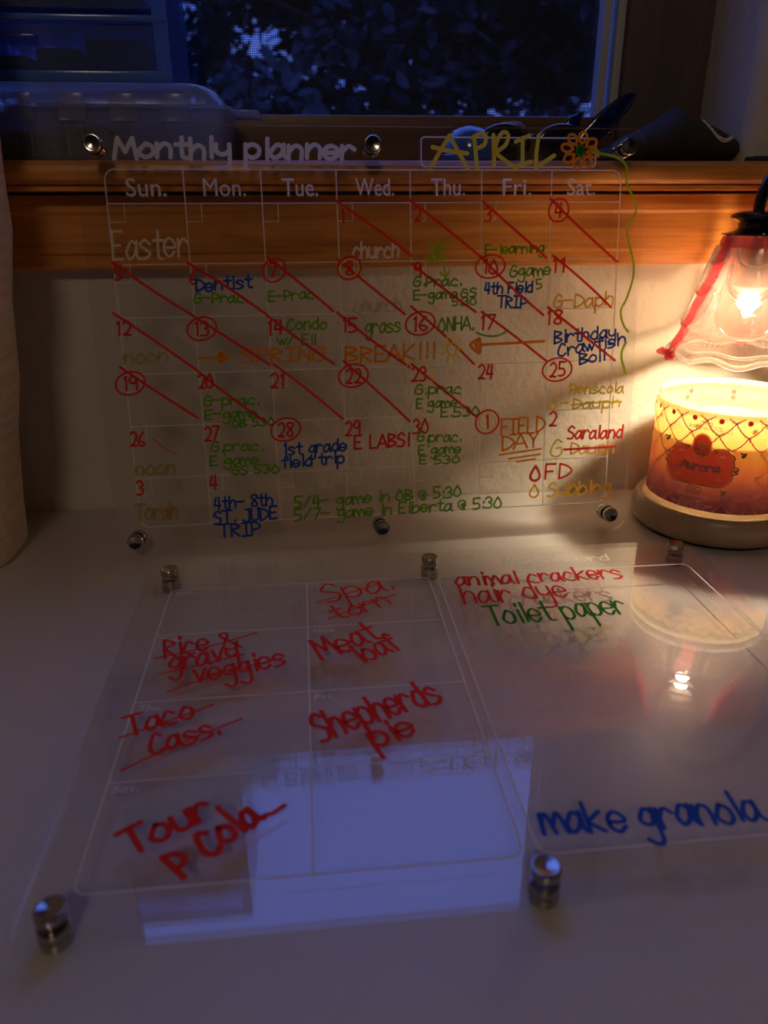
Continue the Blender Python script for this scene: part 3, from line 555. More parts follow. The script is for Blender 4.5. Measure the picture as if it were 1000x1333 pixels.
MEMO_WORDS = [
('Spa.', 120.8, 233.8, 168.2, 247.5, 24.1, 'red', 1.9, 'marker_note'),
('torn', 128.2, 210.6, 164.4, 228.0, 18.0, 'red', 1.8, 'marker_note'),
('Rice', 27.4, 179.6, 51.8, 185.8, 20.5, 'red', 2.2, 'marker_note'),
('&', 61.8, 182.2, 70.7, 187.0, 20.7, 'red', 1.9, 'marker_note'),
('gravy', 31.6, 166.2, 70.3, 174.9, 19.5, 'red', 2.1, 'marker_note'),
('veggies', 47.2, 152.9, 97.0, 165.0, 18.5, 'red', 2.1, 'marker_note'),
('Meat', 118.3, 168.9, 153.1, 186.4, 22.2, 'red', 2.4, 'marker_note'),
('loaf', 139.7, 161.9, 164.2, 175.1, 19.7, 'red', 2.3, 'marker_note'),
('Taco', 21.5, 111.2, 51.6, 123.4, 16.5, 'red', 2.2, 'marker_note'),
('Cass.', 34.7, 96.5, 66.1, 108.1, 15.3, 'red', 2.2, 'marker_note'),
('Shepherds', 113.9, 98.3, 179.4, 123.4, 21.6, 'red', 2.5, 'marker_note'),
('pie', 139.9, 89.4, 162.4, 98.8, 16.3, 'red', 2.4, 'marker_note'),
('Tour.', 37.8, 36.6, 70.7, 58.5, 15.0, 'red', 2.8, 'marker_note'),
('P Cola', 59.5, 23.2, 88.0, 51.4, 14.9, 'red', 3.0, 'marker_note'),
('animal crackers', 210.2, 247.3, 327.9, 245.6, 18.9, 'redb', 2.1, 'marker_note'),
('hair dye', 210.3, 221.9, 281.3, 224.4, 23.8, 'redb', 2.0, 'marker_note'),
('Toilet paper', 222.0, 194.7, 312.1, 198.9, 23.9, 'greend', 2.1, 'marker_note'),
('make granola', 205.4, 29.5, 299.2, 27.7, 16.4, 'blue', 2.2, 'marker_note'),
('Memo Board', 251.0, 275.6, 328.9, 273.2, 10.4, 'print', 1.1, 'printed_heading')]
MEMO_STROKES = [
([(115.9, 234.3), (137.6, 245.5), (159.2, 256.3)], 1.3, 'red', 'strike_line', 0),
([(122.6, 213.1), (143.8, 226.2), (167.9, 240.0)], 1.3, 'red', 'strike_line', 0),
([(21.8, 179.5), (48.5, 187.8), (78.9, 201.5)], 1.5, 'red', 'strike_line', 0),
([(27.5, 163.7), (48.4, 170.4), (72.6, 178.7)], 1.5, 'red', 'strike_line', 0),
([(34.3, 146.7), (62.0, 160.6), (94.7, 172.3)], 1.5, 'red', 'strike_line', 0),
([(17.2, 111.1), (37.2, 120.7), (59.9, 132.6)], 1.5, 'red', 'strike_line', 0),
([(22.9, 87.4), (45.5, 103.0), (75.3, 119.5)], 1.5, 'red', 'strike_line', 0),
([(86.2, 49.9), (89.6, 53.0), (93.1, 53.9), (97.6, 57.8)], 2.4, 'red', 'marker_note', 0)]
JAR_WORDS = [
('PRINCESS', -27.1, 93.4, -2.5, 94.3, 2.8, 'cream', 0.5, 'label_text'),
('Disney', -18.8, 97.9, -10.4, 98.2, 2.6, 'cream', 0.5, 'label_text'),
('Aurora', -29.0, 60.7, -0.2, 62.2, 6.4, 'mauve', 1.5, 'label_text'),
('SOFT & ENCHANTING', -28.9, 39.0, -4.7, 39.8, 1.9, 'pinkl', 0.35, 'label_text'),
('EXCLUSIVELY', -26.1, 34.3, -7.9, 35.9, 1.9, 'pinkl', 0.45, 'label_text'),
('FRAGRANCED SOY WAX', -32.9, 31.7, -1.1, 32.8, 1.9, 'pinkl', 0.45, 'label_text'),
('BLEND CANDLE', -27.3, 29.3, -6.1, 30.1, 1.9, 'pinkl', 0.45, 'label_text')]
JAR_STROKES = [
([(-24.3, 79.5), (-26.5, 76.3), (-27.8, 77.6), (-26.4, 79.0), (-24.2, 79.0), (-32.8, 79.2), (-37.2, 75.6), (-41.9, 71.0), (-41.7, 66.7), (-43.9, 62.8), (-41.9, 60.1), (-42.5, 55.6), (-38.8, 51.7), (-35.0, 49.1), (-27.6, 49.1), (-21.6, 49.2), (-17.7, 48.0), (-17.2, 44.9), (-20.1, 43.6), (-22.0, 45.3), (-20.7, 47.2), (-18.4, 46.2)], 0.8, 'bronze', 'label_frame', 0),
([(-15.4, 46.4), (-14.6, 44.4), (-11.6, 44.6), (-11.1, 47.4), (-13.6, 47.9), (-14.8, 46.0), (-17.0, 46.6), (-13.9, 49.7), (-6.2, 49.8), (3.0, 50.5), (7.9, 54.3), (9.6, 58.2), (8.8, 63.3), (10.1, 66.6), (8.9, 71.1), (9.3, 74.3), (7.1, 76.6), (5.2, 77.0), (3.4, 79.8), (0.2, 80.5), (-3.4, 79.9), (-5.9, 78.5), (-4.7, 76.6), (-3.6, 78.4), (-6.1, 79.5)], 0.8, 'bronze', 'label_frame', 0),
([(-44.8, 66.9), (-42.2, 65.5), (-44.7, 62.6), (-41.4, 61.4)], 1.1, 'bronze', 'label_frame', 0),
([(11.4, 67.2), (13.0, 65.3), (10.1, 64.0), (12.6, 62.6), (10.0, 61.4)], 1.1, 'bronze', 'label_frame', 0),
([(-48.9, 81.4), (-43.3, 81.4), (-46.5, 78.3), (-42.9, 83.1), (-45.1, 79.3), (-47.6, 79.6)], 1.2, 'bronze', 'gold_charm', 0),
([(12.7, 78.6), (16.1, 77.3), (14.1, 75.1), (16.3, 78.8), (15.0, 75.7), (13.4, 76.6)], 1.2, 'bronze', 'gold_charm', 0),
([(3.1, 47.3), (6.5, 46.2), (4.5, 43.8), (6.7, 47.8), (5.4, 44.4), (3.8, 45.3)], 1.2, 'bronze', 'gold_charm', 0),
([(-34.0, 72.2), (-31.9, 74.4), (-30.5, 72.8), (-29.6, 74.8), (-28.3, 73.4)], 0.5, 'cream', 'small_ornament', 0),
([(-1.9, 73.5), (-0.4, 75.2), (0.8, 73.5), (1.4, 75.3), (2.6, 73.8)], 0.5, 'cream', 'small_ornament', 0),
([(-34.4, 53.1), (-32.3, 55.4), (-30.8, 53.9), (-29.9, 55.9), (-28.5, 54.5)], 0.5, 'cream', 'small_ornament', 0),
([(-2.7, 55.0), (-1.2, 56.8), (0.0, 55.1), (0.7, 56.9), (1.8, 55.4)], 0.5, 'cream', 'small_ornament', 0)]
JAR_PLATE = [(-32.7, 78.4), (-37.1, 75.1), (-41.1, 70.7), (-41.1, 66.9), (-42.8, 62.6), (-41.2, 60.3), (-41.5, 55.9), (-38.3, 52.5), (-34.4, 49.8), (-27.7, 49.6), (-17.9, 49.6), (-14.0, 50.0), (-6.3, 50.3), (2.9, 51.0), (7.4, 54.8), (8.9, 58.4), (8.3, 63.3), (9.5, 66.5), (8.4, 71.1), (8.6, 74.2), (6.7, 76.1), (4.9, 76.4), (3.1, 79.3), (-0.2, 79.9), (-5.9, 78.5), (-14.2, 77.0), (-22.7, 79.3), (-26.9, 78.8)]
JAR_OVAL = [(-7.7, 82.3), (-7.6, 80.1), (-7.8, 77.9), (-8.3, 75.9), (-9.2, 74.1), (-10.4, 72.7), (-11.9, 71.7), (-13.5, 71.1), (-15.2, 71.0), (-16.9, 71.4), (-18.6, 72.2), (-20.0, 73.5), (-21.3, 75.2), (-22.2, 77.1), (-22.8, 79.3), (-22.9, 81.5), (-22.7, 83.8), (-22.0, 85.8), (-21.0, 87.7), (-19.7, 89.1), (-18.2, 90.2), (-16.6, 90.8), (-14.9, 90.9), (-13.2, 90.4), (-11.6, 89.5), (-10.2, 88.2), (-9.1, 86.5), (-8.2, 84.5)]

# ------------------------------------------------------------------ the setting
def struct(o): o['kind'] = 'structure'; return o
SZ = 0.2815                                     # top of the window stool
X0, X1 = -1.7, 1.7; YB = -3.0; ZC = 1.70; ZF = -0.74
struct(B().box((X0, YB, ZF - .05), (X1, .22, ZF)).build('floor', M['floor'], smooth=False))
struct(B().box((X0, YB, ZC), (X1, .22, ZC + .05)).build('ceiling', M['ceil'], smooth=False))
struct(B().box((X0 - .05, YB, ZF), (X0, .22, ZC)).build('wall_left', M['wall'], smooth=False))
struct(B().box((X1, YB, ZF), (X1 + .05, .22, ZC)).build('wall_right', M['wall'], smooth=False))
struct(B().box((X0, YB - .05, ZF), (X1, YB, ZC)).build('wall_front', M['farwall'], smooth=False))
wb = B(); wb.box((X0, 0, ZF), (X1, .12, .2600))
def jamb(sgn, xe):
    prof = [(xe, .12), (xe, .016)] + [(xe + sgn * .016 * (1 - math.cos(a)), .016 * (1 - math.sin(a))) for a in [PI / 2 * k / 8 for k in range(1, 9)]]
    xo = X1 if sgn > 0 else X0
    prof += [(xo, 0), (xo, .12)]
    wb.loft([[(x, y, SZ) for x, y in prof], [(x, y, ZC) for x, y in prof]])
jamb(1, .292); jamb(-1, -.424)
wb.box((-.424, 0, 1.22), (.292, .12, ZC))
struct(wb.build('wall_back', M['wall'], smooth=True, angle=30))
st = B()
nose = [(.118, .2605), (-.0325, .2605), (-.0345, .2610), (-.0345, .2640), (-.0330, .2650), (-.0370, .2655), (-.0405, .2680), (-.0420, .2715), (-.0420, .2745), (-.0405, .2780), (-.0375, .2805), (-.0330, .2815), (.118, .2815)]
st.prism(nose, X0, X1)
struct(st.build('trim_1', M['sill'], angle=25))
ap = B(); ap.prism([(0, .2040), (-.0115, .2040), (-.0140, .2060), (-.0140, .2150), (-.0165, .2170), (-.0165, .2440), (-.0185, .2465), (-.0185, .2580), (0, .2580)], X0, X1)
struct(ap.build('trim_2', M['sill'], angle=25))
# window: casing, sash, panes, screen
wn = empty('window_1', (-.065, .1, SZ)); struct(wn)
def W_(name, b, mat, **k):
    o = b.build(name, mat, None, **k); o.parent = wn; o.matrix_parent_inverse = Matrix.Translation(-wn.location); return o
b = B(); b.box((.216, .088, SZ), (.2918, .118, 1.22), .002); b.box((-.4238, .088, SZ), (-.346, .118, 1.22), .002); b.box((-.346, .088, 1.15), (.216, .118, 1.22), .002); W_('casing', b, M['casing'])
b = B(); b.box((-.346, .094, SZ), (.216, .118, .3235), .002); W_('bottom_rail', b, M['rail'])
b = B()
for xa, xb in ((.208, .2155), (.196, .203), (-.3455, -.338), (-.333, -.326)): b.box((xa, .096, .3235), (xb, .112, 1.15), .001)
b.box((-.338, .100, 1.135), (.208, .112, 1.15)); W_('sash_frame', b, M['vinyl'])
b = B(); b.box((-.327, .1075, .323), (.197, .1105, 1.137)); W_('window_pane', b, M['pane'], smooth=False)
b = B(); b.poly([(-.327, .116, .323), (.197, .116, .323), (.197, .116, 1.137), (-.327, .116, 1.137)]); W_('insect_screen', b, M['screen'], smooth=False)

# trees outside
def tree(loc, h, cr, n, seed, label):
    rnd = random.Random(seed); root = empty('tree', loc)
    tag(root, label, 'tree', None)
    b = B(); b.tube([(0, 0, 0), (.03, .02, h * .4), (-.04, 0, h * .7), (.02, 0, h * .92)], [.13, .11, .08, .03], 10)
    for k in range(7):
        a = rnd.uniform(0, 2 * PI); z = h * rnd.uniform(.45, .8); l = cr * rnd.uniform(.5, .9)
        l = min(l, 1.1); b.tube([(0, 0, z), (l * .5 * math.cos(a), l * .5 * math.sin(a), z + l * .25), (l * math.cos(a), l * math.sin(a), z + l * .4)], [.045, .03, .012], 6)
    b.build('trunk', M['bark'], root)
    bm = bmesh.new(); zc = h * .62; rz = h * .40
    blobs = [(rnd.uniform(-.95, .95) * cr, rnd.uniform(-.6, .6) * cr, zc + rnd.uniform(-.9, .9) * rz, cr * rnd.uniform(.18, .32)) for _ in range(64)]
    for i in range(n):
        bx, by, bz, br = rnd.choice(blobs); v = Vector((rnd.gauss(0, 1), rnd.gauss(0, 1), rnd.gauss(0, 1))).normalized() * br * rnd.random() ** .4
        p = Vector((bx, by, bz)) + v; p.x = max(-cr, min(cr, p.x)); s = rnd.uniform(.035, .075) * (cr / 1.2) ** .6
        q = Matrix.Rotation(rnd.uniform(0, 6.28), 3, Vector((rnd.gauss(0, 1), rnd.gauss(0, 1), rnd.gauss(0, 1))).normalized())
        vs = [bm.verts.new(p + q @ Vector(c) * s) for c in ((-1, 0, 0), (-.3, .42, .06), (.6, .34, 0), (1, 0, -.1), (.6, -.34, 0), (-.3, -.42, .06))]
        bm.faces.new(vs)
    me = bpy.data.meshes.new('foliage'); bm.to_mesh(me); bm.free(); link('foliage', me, M['leaf'], root)
    return root
tree((-2.30, 4.5, ZF), 3.7, 1.2, 7000, 3, 'dark leafy tree beyond the window, nearest its left side')
tree((.45, 4.4, ZF), 3.7, 1.25, 24000, 5, 'dark leafy tree beyond the middle of the window with bright sky gaps')
tree((3.15, 4.6, ZF), 3.9, 1.2, 7000, 9, 'dark leafy tree beyond the right edge of the window')
tree((-.9, 8.6, ZF), 5.0, 2.3, 12000, 13, 'tall dark tree farther back, left of the gap between the nearer trees')
tree((3.8, 8.8, ZF), 5.2, 2.3, 12000, 17, 'tall dark tree farther back, right of the gap between the nearer trees')
struct(B().box((-8, .3, ZF - .06), (8, 12, ZF)).build('ground', M['bark'], smooth=False))

# ------------------------------------------------------------------ desk
dk = empty('desk', (0, -.32, ZF)); tag(dk, 'white laminate desk against the wall under the window sill', 'desk')
def inv(o, root): o.parent = root; o.matrix_parent_inverse = root.matrix_basis.inverted(); return o
inv(B().box((-.75, -.66, -.028), (.75, -.0015, 0), .0015).build('desktop', M['desk']), dk)
for sx in (-.70, .70):
    for sy in (-.61, -.05): inv(B().box((sx - .025, sy - .025, ZF), (sx + .025, sy + .025, -.028), .003).build('leg', M['desk']), dk)

# ------------------------------------------------------------------ upright monthly board
EX, UP = Vector((0.99913446, 0.04159716, 0)), Vector((-0.00617834, 0.14839938, 0.98890821)); NR = EX.cross(UP)
mb = bpy.data.objects.new('monthly_planner_board', None); mb.empty_display_size = .02; COL.objects.link(mb)
mm = Matrix((EX, UP, NR)).transposed().to_4x4(); mm.translation = Vector((-0.21998958, -0.11257917, 0.0006)); mb.matrix_world = mm
tag(mb, 'clear acrylic monthly planner board leaning upright against the wooden sill, covered in coloured notes', 'planner board')
sheet('acrylic_panel', .406, .3046, .011, .003, [(.0085, .2500), (.3975, .2500)], [M['acrylic'], M['edge']], mb)
ZI = .00012
g = []
def line(a, b_, w=.75): g.append(([a, b_], w))
out_ = rrect(18.2, 24.5, 388, 276.5, 7); g.append((out_ + [out_[0]], .9))
for y in (254.6, 214.6, 178.4, 138.8, 101, 62): line((18.2, y), (388, y), .75)
for x in (70.5, 123.4, 176.2, 229.2, 281.8, 334.6): line((x, 24.5), (x, 276.5), .75)
for c, x in enumerate((18.2, 70.5, 123.4, 176.2, 229.2, 281.8, 334.6)):
    for r, y in enumerate((254.6, 214.6, 178.4, 138.8, 101, 62)):
        g.append(([(x + 10.8, y), (x + 10.8, y - 12), (x, y - 12)], .6))
g.append((lambda p: (p + [p[0]], 1.0))(rrect(237.4, 278.6, 367.5, 298.1, 2.6)))
flat_ink('printed_grid', g, INK['print'], mb, ZI, label='thin white printed calendar grid')
for i, (t, xc) in enumerate(zip(('Sun.', 'Mon.', 'Tue.', 'Wed.', 'Thu.', 'Fri.', 'Sat.'), (45.0, 98, 150.5, 203.5, 257, 308.5, 357.5))):
    wd = (27, 29, 25, 28, 25, 22, 22)[i]; print_text(t, xc - wd / 2, 259.3, xc + wd / 2, 11.8, INK['print'], mb, ZI, 0 if t == 'Mon.' else .008)
CN = dict(red='red', redb='bright red', green='green', greend='dark green', lime='lime green', blue='blue', orange='orange', yellow='yellow', gold='golden yellow', pale='pale yellow', paler='pale', ghost='faint wiped', ghosty='faint yellow')
def notes(words, strokes, root, z):
    k = 0
    for t, u0, v0, u1, v1, h, c, w, kind in words:
        k += 1
        flat_ink(kind, [(s, w) for s in word_strokes(t, u0, v0, u1, v1, h)], INK[c], root, z + k * 1e-5 * .4, label=None if c == 'print' else CN[c] + ' handwriting')
    for pts, w, c, kind, cl in strokes:
        k += 1
        flat_ink(kind, [(catmull(pts, 6) if kind != 'arrow' or len(pts) > 3 else pts, w)], INK[c], root, z + k * 1e-5 * .4, label=CN[c] + ' pen mark')
notes(BOARD_WORDS, BOARD_STROKES, mb, ZI + .0001)

# ------------------------------------------------------------------ flat memo board on its stud feet
hb = empty('memo_board', (-0.18429041, -0.45091983, .012), (0, 0, 0.0089574)); tag(hb, 'clear acrylic weekly menu and memo board lying flat on short studs on the white desk', 'planner board')
sheet('acrylic_panel', .3994, .302, .011, .003, [(.0094, .2445), (.3908, .2445)], [M['acrylic'], M['edge']], hb)
g = []
p = rrect(18.7, 20.5, 193.5, 262.5, 6); g.append((p + [p[0]], .9)); p = rrect(199.5, 20.5, 381, 262.5, 6); g.append((p + [p[0]], .9))
for y in (205, 139, 80): line((18.7, y), (193.5, y), .8)
line((109.5, 20.5), (109.5, 262.5), .8)
flat_ink('printed_grid', g, INK['print'], hb, ZI, label='thin white printed week grid')
for t, x, y, wd in (('Sun.', 21.5, 256, 13), ('Mon.', 112, 256, 14), ('Tue.', 21, 197.5, 13), ('Wed.', 111.8, 197.5, 14.5), ('Thu.', 21, 131.5, 13), ('Fri.', 111.8, 131.5, 11), ('Sat.', 21, 73.5, 12)):
    print_text(t, x, y, x + wd, 4.6, INK['print'], hb, ZI, .008, .15)
notes(MEMO_WORDS, MEMO_STROKES, hb, ZI + .0001)

# ------------------------------------------------------------------ magnetic studs
def make_stud(name='magnetic_stud'):
    t = empty(name, (0, 0, 0))
    B().lathe([(0, 0.0002), (.0054, .0002), (.0060, .0008), (.0060, .0040), (.0055, .0047), (.0048, .0048), (.0040, .0045), (0, .0043)], 40).build('cap_disc', M['steel'], t, angle=30)
    B().lathe([(0, -.0033), (.0058, -.0033), (.0062, -.0038), (.0062, -.0062), (.0058, -.0066), (.0058, -.0072), (.0062, -.0077), (.0062, -.0116), (.0058, -.0120), (0, -.0120)], 40).build('base_disc', M['steel'], t, angle=30)
    return t
def copy_tree(o, parent=None):
    c = o.copy(); COL.objects.link(c)
    if parent: c.parent = parent
    for ch in o.children: copy_tree(ch, c)
    return c
stud0 = make_stud(); used = False
def stud(root, u, v, label, group):
    global used
    o = stud0 if not used else copy_tree(stud0); used = True
    o.matrix_world = root.matrix_world @ Matrix.Translation((u / 1000, v / 1000, 0)) if root.name.startswith('monthly') else (Matrix.Translation(root.location) @ Matrix.Rotation(0.0089574, 4, 'Z') @ Matrix.Translation((u / 1000, v / 1000, 0)))
    tag(o, label, 'magnet', group)
for u, v, w in ((13, 291.8, 'top left corner'), (202.5, 292.5, 'top edge middle'), (391.6, 292, 'top right corner'), (13.6, 14, 'bottom left corner'), (202.5, 14, 'bottom edge middle'), (392, 13.8, 'bottom right corner')):
    stud(mb, u, v, 'round steel magnet stud at the %s of the upright monthly board' % w, 'studs of the upright board')
for u, v, w in ((14, 286.5, 'back left corner'), (198.3, 285.8, 'back edge middle'), (385, 287.5, 'back right corner'), (14, 12, 'front left corner'), (199, 11, 'front edge middle'), (385, 11, 'front right corner')):
    stud(hb, u, v, 'round steel magnet stud holding up the %s of the flat memo board' % w, 'studs of the flat board')

# ------------------------------------------------------------------ candle warmer lamp
LX, LY = .2650, -.0865
lamp = empty('candle_warmer_lamp', (LX, LY, 0)); tag(lamp, 'lit candle warmer lamp with ruffled clear and pink glass shade on a round wooden base', 'lamp')
b = B(); b.lathe([(0, .0025), (.0590, .0025), (.0632, .0040), (.0655, .0080), (.0658, .0140), (.0645, .0205), (.0622, .0248), (.0600, .0258), (.0585, .0245), (.0580, .0225), (0, .0225)], 96)
b.box((.050, -.026, .0025), (.104, .026, .0222), .006, 3)
b.build('base', M['base'], lamp, angle=50)
B().lathe([(0, 0), (.058, 0), (.0595, .0012), (.0595, .0027), (0, .0027)], 64).build('foot_pad', M['rubber'], lamp)
arm = catmull([(-.0045, 0, .242), (-.0045, 0, .252), (-.0020, 0, .263), (.0040, 0, .2735), (.016, 0, .283), (.035, 0, .288), (.058, 0, .284), (.076, 0, .270), (.085, 0, .250), (.088, 0, .22), (.088, 0, .12), (.088, 0, .020)], 6)
B().tube(arm, .0042, 14).build('arm', M['black'], lamp)
B().lathe([(0, .2465), (.010, .2465), (.0195, .2450), (.0225, .2430), (.0222, .2412), (.0190, .2400), (.0165, .2385), (.0165, .2345), (.0190, .2325), (.0268, .2308), (.0270, .2300), (0, .2298)], 56).build('socket_cap', M['black'], lamp, angle=35)
# halogen bulb: reflector cup with a glowing face
bulb = B().lathe([(.0050, .2296), (.0060, .222), (.0070, .212), (.0100, .2000), (.0120, .1930), (.0122, .1915), (.0110, .1912)], 40).build('bulb', M['bulbcap'], lamp)
B().lathe([(.0110, .1914), (.009, .1896), (.005, .1886), (0, .1884)], 32).build('glowing_face', M['bulbglass'], bulb)
# bell shade
prof_z = [(.2300, .0222), (.2220, .0250), (.2100, .0285), (.1980, .0320), (.1850, .0355), (.1720, .0388), (.1620, .0425), (.1530, .0465), (.1470, .0502), (.1410, .0545)]
def bell(z):
    for (z0, r0), (z1, r1) in zip(prof_z, prof_z[1:]):
        if z >= z1: t = (z0 - z) / (z0 - z1); return r0 + (r1 - r0) * max(t, 0)
    return prof_z[-1][1]
TH = -2.107                                     # the middle panel faces the room
def pt(r, a, z): return (r * math.cos(a), r * math.sin(a), z)
b = B(); NA = 144; zs = [.2300, .2250, .2150, .2050, .1950, .1850, .1750, .1650, .1590, .1530, .1500, .1470, .1450, .1430, .1410]
rows = []
for sgn, zl in ((0, zs), (1, zs[::-1])):
    for z in zl:
        row = []
        for k in range(NA):
            a = 2 * PI * k / NA; f = max(0, min(1, (.168 - z) / .010)); lob = math.cos(9 * (a - TH))
            e = max(0, (.157 - z) / .016)
            r = bell(z) + (.0008 * math.cos(NA / 2 * a) if .148 < z < .168 else 0) * f + .0010 * lob * e - sgn * .0022
            row.append(pt(r, a, z + .0020 * (1 - lob) * e))
        rows.append(row)
b.loft(rows + [rows[0]], True, False)
shade = b.build('glass_shade', M['shade'], lamp, angle=60)
# two thick lips round the skirt
b = B()
for zc, rr, dr in ((.1410, .0021, .0), (.1475, .0012, .0012)):
    ring = []
    for k in range(NA):
        a = 2 * PI * k / NA; lob = math.cos(9 * (a - TH)); e = 1 if zc < .144 else .5
        ring.append(pt(bell(zc) - .0008 + .0010 * lob * e + dr, a, zc + .0020 * (1 - lob) * e))
    b.tube(ring, rr, 10, closed=True)
b.build('rim_lip', M['bead'], shade)
# three panels of three overlapping scalloped petals
def petal(ac, zt, zr, zcn, pm, lift, name):
    b = B(); lb = B(); NU, NV = 24, 8; outr, inr = [], []
    edge = []
    for side in (0, 1):
        g_ = []
        for i in range(NU + 1):
            s_ = math.sin((i / NU * 2 - 1) * PI / 2); ph = pm * s_; zb = zcn + (zr - zcn) * (1 - max(0, 1 - abs(s_) ** 2.4) ** (1 / 2.4)); col = []
            for j in range(NV + 1):
                v = j / NV; z = zt + (zb - zt) * v; r = bell(z) + .0010 + lift * v ** 1.6 * (1 - .35 * abs(s_) ** 3) + (0 if side == 0 else -.0016)
                if side == 0 and j == NV: edge.append(pt(r - .0008, ac + ph, z))
                col.append(pt(r, ac + ph, z))
            g_.append(col)
        (outr if side == 0 else inr).extend(g_)
    loops = [o_ + i_[::-1] for o_, i_ in zip(outr, inr)]
    b.loft(loops, True, True)
    o = b.build(name, M['shade'], shade, angle=60)
    lb.tube(edge, .0015, 8); lb.build('petal_lip', M['bead'], o)
for k in range(3):
    ac = TH + k * 2 * PI / 3
    petal(ac, .2275, .2220, .2092, .42, .0036, 'scalloped_petal')
    petal(ac, .2245, .2100, .1858, .50, .0046, 'scalloped_petal')
    petal(ac, .2090, .1900, .1610, .56, .0056, 'scalloped_petal')
# side petals between, seen in outline as steps behind the ribbons
for k in range(3):
    ac = TH + (k + .5) * 2 * PI / 3
    for zt, zr, zc_, pm, lf in ((.2265, .2200, .2105, .34, .0046), (.2160, .2020, .1885, .30, .0056), (.1930, .1760, .1645, .28, .0060)): petal(ac, zt, zr, zc_, pm, lf, 'side_petal')
# pink glass ribbons draped down the seams, gathered in a band at the neck
b = B(); rows = []
for z, dr in ((.2296, .0008), (.2285, .0022), (.2262, .0026), (.2235, .0024), (.2215, .0012)):
    rows.append([pt(bell(z) + dr + .0004 * math.sin(24 * 2 * PI * k / NA), 2 * PI * k / NA, z) for k in range(NA)])
b.loft(rows, True, False); b.build('pink_neck_band', M['pinkglass'], shade)
for k in range(3):
    a0 = TH + (k - .5) * 2 * PI / 3; rows = []
    for i in range(25):
        t = i / 24; z = .2275 - t * .0845; hw = .0040 + .0030 * math.sin(PI * min(1, t * 1.1)) + .0012 * t; aa = a0 + .16 * (1 - t) - .04 + .05 * math.sin(t * 7)
        r = bell(z) + .0032 + .0024 * t; row = []
        for s_ in (-1, -.66, -.33, 0, .33, .66, 1): row.append(pt(r + .0014 * math.cos(s_ * 4.2 + t * 3) + .0006 * math.sin(t * 40 + s_ * 3), aa + s_ * hw / r, z))
        for s_ in (1, .33, -.33, -1): row.append(pt(r - .0022, aa + s_ * hw * .8 / r, z))
        rows.append(row)
    rb = B(); rb.loft(rows, True, True); o = rb.build('draped_ribbon', M['pinkglass'], shade, angle=70)
    tb = B(); r0 = bell(.143) + .003
    for da, dz, dr in ((-.16, .002, .006), (.05, -.003, .0020), (.14, -.001, .001)):
        tb.tube([pt(r0, a0 - .02, .1440), pt(r0 + dr * .6, a0 - .04 + da * .6, .1435 + dz * .5), pt(r0 + dr, a0 - .04 + da, .1415 + dz)], [.0020, .0034, .0016], 8)
    tb.build('ribbon_tail', M['pinkglass'], o)
pl = bpy.data.lights.new('halogen_light', 'POINT'); pl.energy = LAMP_W; pl.color = LAMP_COL; pl.shadow_soft_size = .006
po = bpy.data.objects.new('halogen_light', pl); COL.objects.link(po); po.parent = lamp; po.location = (0, 0, .1800)
sl = bpy.data.lights.new('halogen_beam', 'SPOT'); sl.energy = SPOT_W; sl.color = LAMP_COL; sl.shadow_soft_size = .006; sl.spot_size = math.radians(106); sl.spot_blend = .7
so = bpy.data.objects.new('halogen_beam', sl); COL.objects.link(so); so.parent = lamp; so.location = (0, 0, .1820)

# ------------------------------------------------------------------ jar candle
JX, JY = .266, -.086; JB = .0228
cd = empty('jar_candle', (JX, JY, JB)); tag(cd, 'glass jar candle with orange to plum printed wrap standing on the lamp base', 'candle')
jz = lambda z: z - JB
B().lathe([(0, jz(.0232)), (.0520, jz(.0230)), (.0548, jz(.0255)), (.0555, jz(.0290)), (.0558, jz(.1080)), (.0530, jz(.1080)), (.0526, jz(.0310)), (.0500, jz(.0290)), (0, jz(.0290))], 96).build('glass_jar', M['jar'], cd, angle=40)
B().lathe([(.0558, jz(.1070)), (.0562, jz(.1080)), (.0560, jz(.1108)), (.0545, jz(.1120)), (.0530, jz(.1110)), (.0527, jz(.1080)), (.0529, jz(.1070))], 96).build('jar_rim', M['rim'], cd)
B().lathe([(.0521, jz(.0295)), (.0521, jz(.0880)), (.0510, jz(.0886)), (.030, jz(.0878)), (0, jz(.0876))], 80).build('wax', M['wax'], cd)
for k in range(3):
    a = TH + .6 + k * 2 * PI / 3; B().tube([(.022 * math.cos(a), .022 * math.sin(a), jz(.0875)), (.022 * math.cos(a) + .001, .022 * math.sin(a), jz(.0945))], .0011, 8).build('wick', M['wick'], cd)
B().lathe([(.0561, jz(.0290)), (.0561, jz(.1068))], 128).build('printed_wrap', M['label'], cd)
JR = .0566
def jpt(s, z, dr=0.0): a = -2.10697 + s / 1000 / JR; return ((JR + dr) * math.cos(a), (JR + dr) * math.sin(a), jz(z / 1000))
def jar_ink(name, strokes, mat, dr=.00005, label=None, rad=None):
    b = B(); k = 0
    for pts, w in strokes:
        k += 1
        for f in ribbon(pts, w): b.poly([jpt(p[0], p[1], dr + k * 2e-6 + (rad or 0)) for p in f])
    return b.build(name, mat, cd, smooth=False, fixn=False, label=label)
